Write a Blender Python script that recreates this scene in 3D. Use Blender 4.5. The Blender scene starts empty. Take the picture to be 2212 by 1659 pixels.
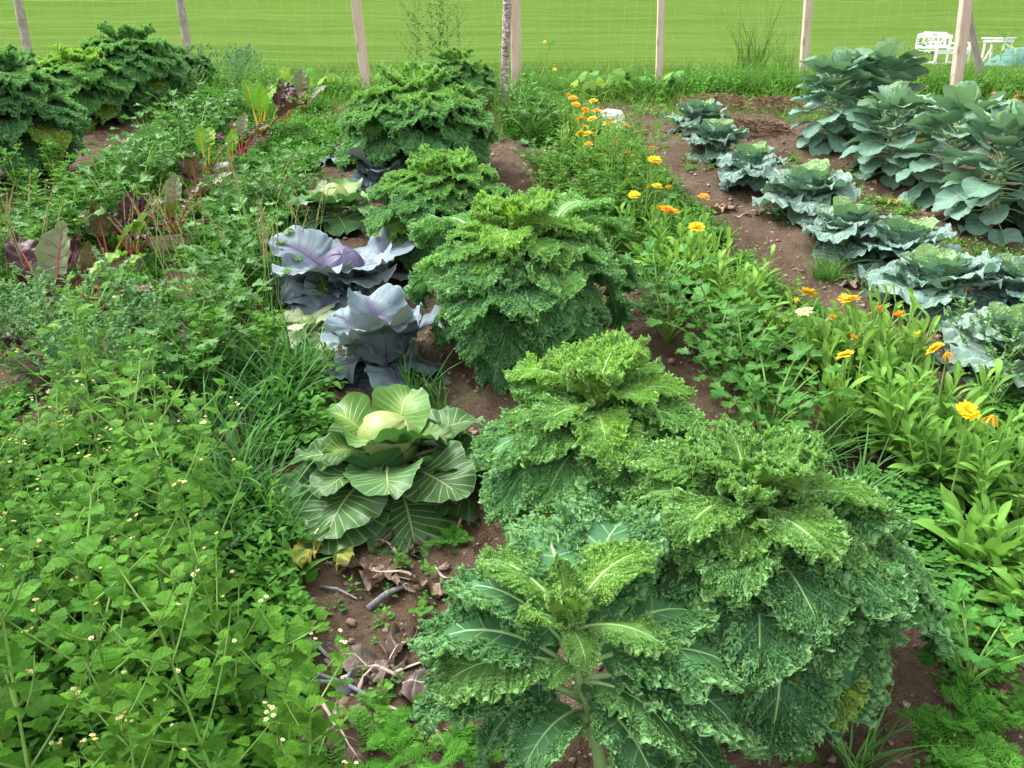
import bpy, math
import numpy as np
from mathutils import Vector, Matrix

# ------------------------------------------------------------------ camera, sky, sun, exposure
SC = bpy.context.scene
COL = SC.collection
R = math.radians
SLOPE = math.tan(R(10))
CAM_H = 1.523
PITCH = R(21)
FPX = 1840.0                      # focal length in units of a 2212-wide frame
cam_d = bpy.data.cameras.new('camera'); cam = bpy.data.objects.new('camera', cam_d); COL.objects.link(cam)
cam_d.sensor_width = 36; cam_d.lens = 36 * FPX / 2212; cam_d.clip_start = 0.05; cam_d.clip_end = 600
cam.location = (0, 0, CAM_H); cam.rotation_euler = (R(90) - PITCH, 0, 0)
SC.camera = cam

SUN_EL, SUN_AZ = R(58), R(-62)     # azimuth from +Y towards +X
world = bpy.data.worlds.new('World'); SC.world = world; world.use_nodes = True
wt = world.node_tree
sky = wt.nodes.new('ShaderNodeTexSky'); sky.sky_type = 'NISHITA'; sky.sun_disc = False
sky.sun_elevation = SUN_EL; sky.sun_rotation = SUN_AZ; sky.dust_density = 4.0; sky.air_density = 1.0
hs = wt.nodes.new('ShaderNodeHueSaturation'); hs.inputs['Saturation'].default_value = 0.05
bg = wt.nodes['Background']; bg.inputs['Strength'].default_value = 0.15
wt.links.new(sky.outputs[0], hs.inputs['Color']); wt.links.new(hs.outputs[0], bg.inputs['Color'])
sun_d = bpy.data.lights.new('sun', 'SUN'); sun = bpy.data.objects.new('sun', sun_d); COL.objects.link(sun)
sun_d.energy = 0.7; sun_d.angle = R(32); sun_d.color = (1.0, 0.945, 0.83)
sdir = Vector((math.sin(SUN_AZ) * math.cos(SUN_EL), math.cos(SUN_AZ) * math.cos(SUN_EL), math.sin(SUN_EL)))
sun.rotation_euler = sdir.to_track_quat('Z', 'Y').to_euler()
SC.view_settings.view_transform = 'Standard'; SC.view_settings.look = 'None'
SC.view_settings.exposure = 1.9; SC.view_settings.gamma = 1.0
SC.render.engine = 'CYCLES'
SC.cycles.max_bounces = 6; SC.cycles.diffuse_bounces = 5; SC.cycles.glossy_bounces = 2
SC.cycles.transmission_bounces = 3; SC.cycles.transparent_max_bounces = 4
SC.cycles.caustics_reflective = False; SC.cycles.caustics_refractive = False

# ------------------------------------------------------------------ terrain
_rs = np.random.RandomState(5)
_NZ = _rs.rand(64, 64)
def vnoise(x, y, s=1.0, seed=0):
    x = np.asarray(x, float) / s + seed * 17.31; y = np.asarray(y, float) / s + seed * 9.77
    xi = np.floor(x).astype(int); yi = np.floor(y).astype(int); fx = x - xi; fy = y - yi
    fx = fx * fx * (3 - 2 * fx); fy = fy * fy * (3 - 2 * fy)
    g = lambda a, b: _NZ[a % 64, b % 64]
    return (g(xi, yi) * (1 - fx) + g(xi + 1, yi) * fx) * (1 - fy) + (g(xi, yi + 1) * (1 - fx) + g(xi + 1, yi + 1) * fx) * fy

_ty = np.linspace(-40, 400, 8801)
_sl = np.where(_ty < 6.6, SLOPE, np.where(_ty < 8.2, SLOPE * (1 - (_ty - 6.6) / 1.6), np.where(_ty < 22, 0.0, np.where(_ty < 42, 0.115 * (_ty - 22) / 20, 0.115))))
_tz = np.concatenate([[0], np.cumsum((_sl[1:] + _sl[:-1]) / 2 * np.diff(_ty))])
_tz -= np.interp(0, _ty, _tz)
def terr(x, y):
    return np.interp(y, _ty, _tz)

CP, SP = math.cos(PITCH), math.sin(PITCH)
def ray(px, py):
    a = (px - 1106.0) / FPX; b = (829.5 - py) / FPX
    return np.array([a, CP + b * SP, -SP + b * CP])
def G(px, py, h=0.0):
    """ground point whose point h above the ground is seen at that pixel (2212 x 1659 frame)"""
    d = ray(px, py); lo, hi = 0.3, 300.0
    t = np.linspace(0.3, 60, 6000)
    z = CAM_H + d[2] * t - (terr(0, d[1] * t) + h)
    k = np.where(z <= 0)[0]
    tt = t[k[0]] if len(k) else 60.0
    return Vector((d[0] * tt, d[1] * tt, float(terr(0, d[1] * tt))))
def at_dist(px, py, y):
    d = ray(px, py); t = y / d[1]
    return Vector((d[0] * t, y, CAM_H + d[2] * t))

# ------------------------------------------------------------------ mesh helpers
class MB:
    def __init__(s): s.V = []; s.F = []; s.A = []; s.R = []; s.M = []; s.n = 0
    def add(s, V, F, A=None, rnd=0.5, mat=0):
        V = np.asarray(V, float).reshape(-1, 3); F = np.asarray(F, int).reshape(-1, 4)
        A = np.zeros((len(V), 3)) if A is None else np.asarray(A, float).reshape(-1, 3)
        s.V.append(V); s.F.append(F + s.n); s.A.append(A)
        s.R.append(np.full(len(V), rnd) if np.isscalar(rnd) else np.asarray(rnd, float)); s.M.append(np.full(len(F), mat)); s.n += len(V)
    def scatter(s, proto, Ms, rnd, mat=None):
        V, F, A = proto[:3]; Ms = np.asarray(Ms, float).reshape(-1, 4, 4); K = len(Ms)
        if K == 0: return
        VV = np.einsum('kij,nj->kni', Ms[:, :3, :3], V) + Ms[:, None, :3, 3]
        FF = F[None] + (np.arange(K) * len(V))[:, None, None]
        fm = proto[3] if len(proto) > 3 and mat is None else np.full(len(F), 0 if mat is None else mat)
        s.V.append(VV.reshape(-1, 3)); s.F.append(FF.reshape(-1, 4) + s.n); s.A.append(np.tile(A, (K, 1)))
        s.R.append(np.repeat(np.asarray(rnd, float), len(V))); s.M.append(np.tile(fm, K)); s.n += K * len(V)
    def arrays(s):
        return np.concatenate(s.V), np.concatenate(s.F), np.concatenate(s.A), np.concatenate(s.M)
    def mesh(s, name, mats, smooth=True):
        V = np.concatenate(s.V); F = np.concatenate(s.F); A = np.concatenate(s.A); Rn = np.concatenate(s.R); M = np.concatenate(s.M)
        me = bpy.data.meshes.new(name)
        me.vertices.add(len(V)); me.vertices.foreach_set('co', V.astype(np.float32).ravel())
        me.loops.add(F.size); me.loops.foreach_set('vertex_index', F.astype(np.int32).ravel())
        me.polygons.add(len(F)); me.polygons.foreach_set('loop_start', np.arange(0, F.size, 4, dtype=np.int32))
        me.polygons.foreach_set('material_index', M.astype(np.int32))
        me.polygons.foreach_set('use_smooth', np.full(len(F), smooth))
        a = me.attributes.new('lf', 'FLOAT_VECTOR', 'POINT'); a.data.foreach_set('vector', A.astype(np.float32).ravel())
        a = me.attributes.new('rnd', 'FLOAT', 'POINT'); a.data.foreach_set('value', Rn.astype(np.float32))
        for m in (mats if isinstance(mats, (list, tuple)) else [mats]): me.materials.append(m)
        me.update(calc_edges=True)
        return me
    def obj(s, name, mats, parent=None, smooth=True, loc=None):
        return link(name, s.mesh(name, mats, smooth), parent, loc)

def link(name, me, parent=None, loc=None):
    o = bpy.data.objects.new(name, me); COL.objects.link(o)
    if parent is not None: o.parent = parent
    if loc is not None: o.location = loc
    return o
def tag(o, label=None, cat=None, group=None, kind=None):
    if label: o['label'] = label
    if cat: o['category'] = cat
    if group: o['group'] = group
    if kind: o['kind'] = kind
    return o
def thing(name, label, cat, loc=(0, 0, 0), rz=0.0, group=None, scale=1.0):
    o = bpy.data.objects.new(name, None); COL.objects.link(o); o.empty_display_size = 0.1
    o.location = loc; o.rotation_euler = (0, 0, rz); o.scale = (scale,) * 3
    return tag(o, label, cat, group)
def kids(o):
    return [c for c in COL.objects if c.parent == o]
def copy_tree(o, parent=None):
    c = o.copy(); COL.objects.link(c); c.parent = parent
    for ch in o.children: copy_tree(ch, c)
    return c

def gridF(nu, nv, wrap=False):
    i = np.arange(nu - 1)[:, None]; j = np.arange(nv if wrap else nv - 1)[None]
    j2 = (j + 1) % nv
    return np.stack([i * nv + j, (i + 1) * nv + j, (i + 1) * nv + j2, i * nv + j2], -1).reshape(-1, 4)
def tube(P, rad, ns=6, a=(0, 0, 0)):
    """tapered tube along the points P"""
    P = np.asarray(P, float); n = len(P); rad = np.broadcast_to(np.asarray(rad, float), (n,))
    T = np.gradient(P, axis=0); T /= np.linalg.norm(T, axis=1)[:, None] + 1e-12
    ref = np.where(np.abs(T[:, 0:1]) < 0.8, np.array([[1.0, 0, 0]]), np.array([[0, 1.0, 0]]))
    if (np.abs(T[:, 0]) < 0.8).all(): ref = np.tile([[1.0, 0, 0]], (n, 1))
    elif (np.abs(T[:, 1]) < 0.9).all(): ref = np.tile([[0, 1.0, 0]], (n, 1))
    B = np.cross(T, ref); B /= np.linalg.norm(B, axis=1)[:, None] + 1e-12; N = np.cross(B, T)
    th = np.linspace(0, 2 * np.pi, ns, endpoint=False)
    V = P[:, None] + rad[:, None, None] * (np.cos(th)[None, :, None] * N[:, None] + np.sin(th)[None, :, None] * B[:, None])
    A = np.zeros((n, ns, 3)); A[..., 0] = np.linspace(0, 1, n)[:, None]; A[..., 1] = a[1]; A[..., 2] = a[2]
    F = gridF(n, ns, True)
    # end cap (a fan folded into quads when ns is even)
    cap = []
    for base in (0, (n - 1) * ns):
        for k in range(1, ns - 2, 2): cap.append([base, base + k, base + k + 1, base + k + 2])
    return V.reshape(-1, 3), np.concatenate([F, np.array(cap)]) if cap else F, A.reshape(-1, 3)
def curve_pts(p0, az, el0, el1, L, n=7, pw=1.0):
    """a bending stalk: start point, azimuth (from +Y to +X), start and end elevation"""
    t = np.linspace(0, 1, n); el = el0 + (el1 - el0) * t ** pw
    s = L / (n - 1)
    d = np.stack([np.sin(az) * np.cos(el), np.cos(az) * np.cos(el), np.sin(el)], -1)
    P = np.concatenate([[np.zeros(3)], np.cumsum((d[1:] + d[:-1]) / 2 * s, 0)]) + np.asarray(p0, float)
    return P, d
def rotm(az, el, roll=0.0):
    """leaf +Y base direction to azimuth az (from +Y to +X) and elevation el, then roll about the leaf axis"""
    return Matrix.Rotation(-az, 3, 'Z') @ Matrix.Rotation(el, 3, 'X') @ Matrix.Rotation(roll, 3, 'Y')
def mat4(p, az, el, roll=0.0, s=1.0):
    M = np.eye(4); M[:3, :3] = np.array(rotm(az, el, roll)) * s; M[:3, 3] = p
    return M

def cint(u, xs, ys):
    """smooth interpolation through the points"""
    u = np.asarray(u, float); xs = np.asarray(xs, float); ys = np.asarray(ys, float)
    m = np.gradient(ys, xs); k = np.clip(np.searchsorted(xs, u, side='right') - 1, 0, len(xs) - 2)
    h = xs[k + 1] - xs[k]; t = (u - xs[k]) / h
    return (2 * t**3 - 3 * t**2 + 1) * ys[k] + (t**3 - 2 * t**2 + t) * h * m[k] + (-2 * t**3 + 3 * t**2) * ys[k + 1] + (t**3 - t**2) * h * m[k + 1]

def fan_leaf(nu, ns, L, W, out, rng, pet=0.0, pr=0.0, bend=(0.0, -0.5, 1.0), cup=0.0, mid=0.82, psi0=1.75, psip=1.6,
             ruff=(), loops=(), rag=0.0, tooth=(0, 0), lobes=(0, 0, 0), blister=(0, 1), vfold=0.0, mat=(0, 1), s0=0.0, lat=0.0, prn=6):
    """A leaf lying along +Y with its upper face to +Z: a margin-to-margin fan about the midrib.
    out: (u list, half-width list) relative to W; bend: start angle, change of angle over petiole and blade, power."""
    tot = pet + L
    ss = np.linspace(0, tot, 160); th = bend[0] + bend[1] * (ss / tot) ** bend[2]
    ds = ss[1]
    cy = np.concatenate([[0], np.cumsum(np.cos((th[1:] + th[:-1]) / 2) * ds)]); cz = np.concatenate([[0], np.cumsum(np.sin((th[1:] + th[:-1]) / 2) * ds)])
    cx = lat * tot * (ss / tot) ** 2
    q = np.linspace(-1, 1, 2 * nu - 1); u = 1 - np.abs(q); sd = np.sign(q); sd[nu - 1] = 1.0
    uc = pet + L * mid * u
    r = W * cint(u, out[0], out[1]) * (1 - u ** 6) + L * (1 - mid) * u ** 6
    if rag:
        for f_ in (3, 5, 8, 13): r = r * (1 + rag * (3 / (f_ + 2)) * np.sin(np.pi * f_ * q + 6.28 * rng.rand()) * np.minimum(1, u * 3))
    if tooth[0]: r = r * (1 - tooth[1] * np.abs(((q * tooth[0]) % 1.0) * 2 - 1) * np.minimum(1, (u + .02) * 6))
    if lobes[0]: r = r * (1 - lobes[1] * (0.5 - 0.5 * np.cos(2 * np.pi * lobes[0] * q + lobes[2])))
    psi = psi0 * (1 - u ** psip)
    thc = np.interp(uc, ss, th)
    C = np.stack([np.interp(uc, ss, cx), np.interp(uc, ss, cy), np.interp(uc, ss, cz)], -1)
    T = np.stack([0 * thc, np.cos(thc), np.sin(thc)], -1); N = np.stack([0 * thc, -np.sin(thc), np.cos(thc)], -1); X = np.tile([1.0, 0, 0], (len(q), 1))
    s = s0 + (1 - s0) * np.linspace(0, 1, ns + 1)
    S = s[None, :, None]
    lat_ = (r * np.sin(psi) * sd)[:, None, None] * S; fwd = (r * np.cos(psi))[:, None, None] * S
    off = cup * lat_ ** 2 / max(W, 1e-6) + vfold * np.abs(lat_) + 0.35 * cup * np.where(fwd > 0, fwd, 0) ** 2 / max(W, 1e-6)
    D = np.cos(psi)[:, None] * T + (np.sin(psi) * sd)[:, None] * X
    E = -np.sin(psi)[:, None] * T * sd[:, None] + np.cos(psi)[:, None] * X
    P = C[:, None] + T[:, None] * fwd + X[:, None] * lat_ + N[:, None] * off
    Q = q[:, None]
    sv = s[None]
    for (A, f, p) in ruff:
        ph = rng.rand(4) * 6.28
        arg = 2 * np.pi * f * Q / 2 + ph[0] + 0.9 * np.sin(2 * np.pi * f * 0.37 * Q + ph[1]) + 0.5 * np.sin(5 * sv + ph[2])
        amp = A * sv ** p * (0.65 + 0.35 * np.sin(2 * np.pi * f * 0.21 * Q + ph[3]))
        P = P + N[:, None] * (amp * np.sin(arg))[..., None]
    for (A, B, Cc, f, p, sh) in loops:
        ph = rng.rand(5) * 6.28
        arg = 2 * np.pi * f * Q / 2 + ph[0] + 1.1 * np.sin(2 * np.pi * f * 0.31 * Q + ph[1]) + 0.7 * np.sin(2 * np.pi * f * 0.73 * Q + ph[4]) + sh * sv
        w = np.clip((sv - 0.22) / 0.78, 0, 1) ** p * (0.7 + 0.3 * np.sin(2 * np.pi * f * 0.17 * Q + ph[2]))
        w = w * np.minimum(1, (u[:, None] + 0.05) * 4)
        P = P + N[:, None] * (A * w * np.sin(arg))[..., None] + E[:, None] * (B * w * np.sin(2 * arg + ph[3]))[..., None] - D[:, None] * (Cc * w * (0.5 + 0.5 * np.cos(arg * 1.0 + ph[3])))[..., None]
    if blister[0]:
        bx = P[..., 0] / blister[1]; by = P[..., 1] / blister[1]
        P = P + N[:, None] * (blister[0] * np.abs(vnoise(bx, by, 1, 3) - 0.5) * np.minimum(1, sv * 4))[..., None]
    A_ = np.stack([np.broadcast_to(u[:, None], P.shape[:2]), sd[:, None] * sv * np.ones_like(u)[:, None], np.broadcast_to(sv, P.shape[:2])], -1)
    nq = len(q)
    F = gridF(nq, ns + 1)
    mb = MB(); mb.add(P, F, A_, 0.5, mat[0])
    if pr > 0:
        sk = np.linspace(0, pet + L * mid * 0.97, 10 if pet + L > 0.12 else 6)
        Cp = np.stack([np.interp(sk, ss, cx), np.interp(sk, ss, cy), np.interp(sk, ss, cz)], -1)
        rr = pr * (1 - 0.85 * (sk / sk[-1]) ** 0.8)
        V, F2, A2 = tube(Cp, rr, prn); A2[:, 0] = 0; A2[:, 1] = 0; A2[:, 2] = -0.1
        mb.add(V, F2, A2, 0.5, mat[1])
    V, F, A, M = mb.arrays()
    tip = np.array([cx[-1], cy[-1], cz[-1]])
    return (V, F, A, M, tip)
def proto_mesh(name, p, mats):
    mb = MB(); mb.add(p[0], p[1], p[2], 0.5); mb.M = [p[3]]
    return (mb.mesh(name, mats), p[4])
def put_leaf(name, pm, parent, p, az, el, roll, s, color=(1, 1, 1)):
    o = link(name, pm[0], parent, p); o.rotation_euler = rotm(az, el, roll).to_euler(); o.scale = (s, s, s)
    o.color = (*color, 1.0)
    return o
def aim_leaf(name, pm, parent, p, target, roll=0.0, color=(1, 1, 1), smax=None):
    """leaf whose base is at p and whose tip comes to the target (both in the thing's own frame)"""
    d = Vector(target) - Vector(p); tip = Vector(pm[1]); s = d.length / tip.length
    az = math.atan2(d.x, d.y); el = math.asin(max(-1, min(1, d.z / d.length))) - math.atan2(tip.z, tip.y)
    return put_leaf(name, pm, parent, p, az, el, roll, s, color)

# ------------------------------------------------------------------ materials
class NT:
    def __init__(s, name):
        s.m = bpy.data.materials.new(name); s.m.use_nodes = True; s.t = s.m.node_tree; s.t.nodes.clear()
    def n(s, ty, **kw):
        nd = s.t.nodes.new(ty)
        for k, v in kw.items(): setattr(nd, k, v)
        return nd
    def put(s, sock, v):
        if v is None: return
        if isinstance(v, bpy.types.NodeSocket): s.t.links.new(v, sock)
        elif sock.type == 'RGBA' and not np.isscalar(v): sock.default_value = (*v[:3], 1.0)
        else: sock.default_value = v
    def math(s, op, a, b=None, c=None, clamp=False):
        nd = s.n('ShaderNodeMath', operation=op, use_clamp=clamp)
        for i, v in enumerate((a, b, c)): s.put(nd.inputs[i], v)
        return nd.outputs[0]
    def mix(s, f, a, b, blend='MIX'):
        nd = s.n('ShaderNodeMix', data_type='RGBA', blend_type=blend)
        s.put(nd.inputs[0], f); s.put(nd.inputs[6], a); s.put(nd.inputs[7], b)
        return nd.outputs[2]
    def rng(s, v, a, b, c=0.0, d=1.0, smooth=False):
        nd = s.n('ShaderNodeMapRange', interpolation_type='SMOOTHSTEP' if smooth else 'LINEAR')
        for i, x in enumerate((v, a, b, c, d)): s.put(nd.inputs[i], x)
        return nd.outputs[0]
    def noise(s, scale, vec=None, detail=2, rough=0.5, dist=0.0):
        nd = s.n('ShaderNodeTexNoise'); s.put(nd.inputs['Vector'], vec)
        nd.inputs['Scale'].default_value = scale; nd.inputs['Detail'].default_value = detail; nd.inputs['Roughness'].default_value = rough
        nd.inputs['Distortion'].default_value = dist
        return nd.outputs['Fac']
    def obj_co(s): return s.n('ShaderNodeTexCoord').outputs['Object']
    def attr(s, name): return s.n('ShaderNodeAttribute', attribute_name=name)
    def scalev(s, v, sc):
        nd = s.n('ShaderNodeMapping'); s.put(nd.inputs['Vector'], v); nd.inputs['Scale'].default_value = sc
        return nd.outputs[0]
    def bump(s, h, strength=0.3, dist=0.01):
        nd = s.n('ShaderNodeBump'); s.put(nd.inputs['Height'], h); nd.inputs['Strength'].default_value = strength; nd.inputs['Distance'].default_value = dist
        return nd.outputs[0]
    def out(s, sh):
        o = s.n('ShaderNodeOutputMaterial'); s.t.links.new(sh, o.inputs[0]); return s.m
    def bsdf(s, col, rough=0.5, spec=0.4, normal=None, **kw):
        b = s.n('ShaderNodeBsdfPrincipled'); s.put(b.inputs['Base Color'], col); s.put(b.inputs['Roughness'], rough)
        s.put(b.inputs['Specular IOR Level'], spec); s.put(b.inputs['Normal'], normal)
        for k, v in kw.items(): s.put(b.inputs[k], v)
        return b.outputs[0]

def leaf_mat(name, lo, hi, vein=None, nv=9, vw=0.1, vs=0.6, mw=0.05, edge=None, ew=0.12, es=0.7, rough=0.45, spec=0.35, trans=0.25,
             nscale=9.0, bump=0.25, back=None, tint=True, rvar=0.5, spots=None, bscale=60.0, blister=0.0, vfade=0.9, fade=None, midc=None, wob=0.35, holes=None):
    t = NT(name); co = t.obj_co()
    a = t.attr('lf'); sp = t.n('ShaderNodeSeparateXYZ'); t.put(sp.inputs[0], a.outputs['Vector'])
    u, v, e = sp.outputs; av = t.math('ABSOLUTE', v)
    n1 = t.noise(nscale, co, 3, 0.6)
    col = t.mix(t.rng(n1, 0.32, 0.68), lo, hi)
    if fade is not None:                       # colour runs from the midrib region outwards
        col = t.mix(t.rng(e, fade[1], fade[2]), fade[0], col)
    if tint:
        oi = t.n('ShaderNodeObjectInfo'); col = t.mix(1.0, col, oi.outputs['Color'], 'MULTIPLY')
    rn = t.attr('rnd').outputs['Fac']
    col = t.mix(1.0, col, t.rng(rn, 0, 1, 1 - rvar * 0.5, 1 + rvar * 0.5), 'MULTIPLY')
    h = n1
    if vein is not None:
        w = t.math('ABSOLUTE', t.math('SUBTRACT', t.math('FRACT', t.math('ADD', t.math('MULTIPLY', u, nv), t.math('MULTIPLY', n1, wob))), 0.5))
        side = t.math('MULTIPLY', t.rng(w, 0.5 - vw, 0.5 - 0.45 * vw, 0, 1, True), t.math('MULTIPLY', t.rng(av, vfade, 0.35), vs))
        midm = t.rng(av, t.math('MULTIPLY', mw, t.math('SUBTRACT', 1.25, u)), t.math('MULTIPLY', mw * 0.35, t.math('SUBTRACT', 1.25, u)), 0, 1, True)
        midm = t.math('MAXIMUM', midm, t.math('LESS_THAN', e, -0.05))
        col = t.mix(side, col, vein)
        col = t.mix(midm, col, midc if midc is not None else vein)
        h = t.math('ADD', t.math('MULTIPLY', n1, 0.6), t.math('MULTIPLY', side, -0.8))
    if blister:
        vo = t.n('ShaderNodeTexVoronoi', feature='SMOOTH_F1'); t.put(vo.inputs['Vector'], co); vo.inputs['Scale'].default_value = bscale
        h = t.math('ADD', h, t.math('MULTIPLY', vo.outputs['Distance'], -blister))
    if edge is not None:
        col = t.mix(t.math('MULTIPLY', t.rng(e, 1 - ew, 1.0, 0, 1), es), col, edge)
    if spots is not None:
        sn = t.noise(spots[1], co, 4, 0.7)
        col = t.mix(t.math('MULTIPLY', t.rng(sn, spots[2], spots[2] + 0.08), spots[3] if len(spots) > 3 else 0.9), col, spots[0])
    if back is not None:
        gm = t.n('ShaderNodeNewGeometry'); col = t.mix(t.math('MULTIPLY', gm.outputs['Backfacing'], 0.75), col, back)
    nrm = t.bump(h, bump, 0.006) if bump else None
    b = t.bsdf(col, rough, spec, nrm)
    tr = t.n('ShaderNodeBsdfTranslucent'); t.put(tr.inputs[0], t.mix(1.0, col, (1.15, 1.2, 0.7), 'MULTIPLY'))
    mx = t.n('ShaderNodeMixShader'); mx.inputs[0].default_value = trans; t.t.links.new(b, mx.inputs[1]); t.t.links.new(tr.outputs[0], mx.inputs[2])
    res = mx.outputs[0]
    if holes is not None:                      # slug holes and torn margins
        hn = t.noise(holes[0], co, 2, 0.5); k = t.math('GREATER_THAN', t.math('ADD', hn, t.math('MULTIPLY', t.rng(e, 0.55, 1.0), holes[2])), holes[1])
        tp = t.n('ShaderNodeBsdfTransparent'); m2 = t.n('ShaderNodeMixShader'); t.put(m2.inputs[0], k); t.t.links.new(res, m2.inputs[1]); t.t.links.new(tp.outputs[0], m2.inputs[2]); res = m2.outputs[0]
    return t.out(res)
def plain_mat(name, lo, hi, scale=20.0, rough=0.6, spec=0.3, bump=0.2, detail=4, stretch=None, tint=False, bd=0.005):
    t = NT(name); co = t.obj_co()
    if stretch: co = t.scalev(co, stretch)
    n = t.noise(scale, co, detail, 0.6); col = t.mix(t.rng(n, 0.3, 0.7), lo, hi)
    if tint:
        oi = t.n('ShaderNodeObjectInfo'); col = t.mix(1.0, col, oi.outputs['Color'], 'MULTIPLY')
    return t.out(t.bsdf(col, rough, spec, t.bump(n, bump, bd) if bump else None))

# ------------------------------------------------------------------ the ground
def soil_z(x, y):
    b = 0.05 * (vnoise(x, y, 0.45, 1) - 0.5) + 0.03 * (vnoise(x, y, 0.14, 2) - 0.5) + 0.024 * (vnoise(x, y, 0.06, 3) - 0.5)
    return terr(x, y) + b
def build_ground():
    xs = np.concatenate([np.linspace(-5.6, -2.2, 120)[:-1], np.linspace(-2.2, 2.6, 400)[:-1], np.linspace(2.6, 5.8, 110)]); ys = np.concatenate([np.linspace(-0.6, 0.5, 30)[:-1], np.linspace(0.5, 3.4, 290)[:-1], np.linspace(3.4, 7.05, 150)])
    Y, X = np.meshgrid(ys, xs, indexing='ij')
    Z = soil_z(X, Y) + 0.013 * (vnoise(X, Y, 0.024, 4) - 0.5) + 0.010 * np.clip(vnoise(X, Y, 0.04, 6) - 0.62, 0, 1) * 4 * (0.5 + vnoise(X, Y, 0.5, 9))
    edge = np.clip((7.05 - Y) / 0.3, 0, 1) * np.clip((5.6 - np.abs(X)) / 0.4, 0, 1)
    Z = Z - 0.06 * (1 - edge)
    t = NT('soil'); co = t.obj_co()
    n1 = t.noise(3.2, co, 4, 0.6); n2 = t.noise(38, co, 5, 0.75); n3 = t.noise(140, co, 3, 0.7)
    c = t.mix(t.rng(n1, 0.35, 0.65), (0.105, 0.070, 0.046), (0.20, 0.14, 0.096))
    c = t.mix(t.math('MULTIPLY', t.rng(n2, 0.5, 0.72), 0.7), c, (0.20, 0.132, 0.088))
    c = t.mix(t.math('MULTIPLY', t.rng(n2, 0.46, 0.3), 0.6), c, (0.04, 0.026, 0.017))
    vo = t.n('ShaderNodeTexVoronoi'); t.put(vo.inputs['Vector'], co); vo.inputs['Scale'].default_value = 75
    wn = t.n('ShaderNodeSeparateColor'); t.put(wn.inputs[0], vo.outputs['Color'])
    speck = t.math('MULTIPLY', t.rng(vo.outputs['Distance'], 0.28, 0.2), t.math('GREATER_THAN', wn.outputs[0], 0.86))
    c = t.mix(speck, c, t.mix(wn.outputs[1], (0.30, 0.22, 0.16), (0.42, 0.38, 0.32)))
    h = t.math('ADD', t.math('ADD', n2, t.math('MULTIPLY', n3, 0.5)), t.math('MULTIPLY', speck, 0.4))
    m = t.out(t.bsdf(c, 0.9, 0.15, t.bump(h, 1.0, 0.035)))
    mb = MB(); mb.add(np.stack([X, Y, Z], -1), gridF(len(ys), len(xs))[:, ::-1])
    tag(mb.obj('garden_soil', m), kind='structure')
    # meadow sheet, to the horizon
    ys = np.concatenate([np.linspace(-60, 5, 20), np.linspace(5.2, 30, 125), np.linspace(30.5, 60, 60), np.linspace(62, 320, 80)])
    xs = np.concatenate([np.linspace(-220, -22, 16)[:-1], np.linspace(-22, 22, 90), np.linspace(22, 220, 16)[1:]])
    Y, X = np.meshgrid(ys, xs, indexing='ij')
    Z = terr(X, Y) + np.where(Y > 9, 0.10 * (vnoise(X, Y, 5.0, 7) - 0.5) * np.clip((Y - 9) / 6, 0, 1), 0) - 0.05 * np.clip((7.6 - Y) / 0.8, 0, 1)
    t = NT('meadow'); co = t.obj_co()
    st = t.noise(1.0, t.scalev(co, (0.05, 0.55, 0.0)), 5, 0.65)
    st2 = t.noise(1.0, t.scalev(co, (0.35, 2.6, 0.0)), 5, 0.7)
    fine = t.noise(22.0, co, 4, 0.8)
    c = t.mix(t.rng(st, 0.35, 0.65), (0.050, 0.105, 0.016), (0.090, 0.148, 0.028))
    c = t.mix(t.math('MULTIPLY', t.rng(st2, 0.48, 0.72), 0.75), c, (0.125, 0.168, 0.045))
    c = t.mix(t.math('MULTIPLY', t.rng(st2, 0.5, 0.3), 0.4), c, (0.042, 0.118, 0.011))
    c = t.mix(t.math('MULTIPLY', t.rng(fine, 0.45, 0.75), 0.5), c, (0.115, 0.19, 0.035))
    m = t.out(t.bsdf(c, 0.9, 0.0, t.bump(t.math('ADD', st2, fine), 0.6, 0.06)))
    mb = MB(); mb.add(np.stack([X, Y, Z], -1), gridF(len(ys), len(xs))[:, ::-1])
    tag(mb.obj('meadow', m), kind='structure')
build_ground()
def ground(x, y):
    return float(soil_z(x, y)) if y < 6.8 else float(terr(x, y))
def GP(px, py, h=0.0):
    p = G(px, py, h); p.z = ground(p.x, p.y) - 0.006
    return p

# ------------------------------------------------------------------ leaf materials
M_KALE = leaf_mat('kale_leaf', (0.070, 0.200, 0.080), (0.130, 0.310, 0.120), vein=(0.30, 0.46, 0.27), nv=7, vw=0.06, vs=0.75, mw=0.07, edge=(0.26, 0.47, 0.19), ew=0.2, es=0.85,
                  rough=0.5, spec=0.12, trans=0.34, nscale=11, bump=0.3, rvar=0.0, vfade=0.75, wob=0.25)
M_KSTEM = plain_mat('kale_stem', (0.22, 0.38, 0.13), (0.33, 0.48, 0.22), 14, 0.5, 0.35, 0.15)
M_CAB = leaf_mat('cabbage_leaf', (0.042, 0.118, 0.036), (0.10, 0.195, 0.078), vein=(0.33, 0.45, 0.17), nv=16, vw=0.10, vs=0.9, mw=0.055, edge=(0.2, 0.33, 0.12), ew=0.04, es=0.5,
                 rough=0.34, spec=0.22, trans=0.2, nscale=9, bump=0.4, back=(0.055, 0.14, 0.05), rvar=0.0, vfade=1.4, wob=0.3, spots=((0.27, 0.34, 0.30), 5, 0.58, 0.55), holes=(17, 0.80, 0.10))
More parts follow.
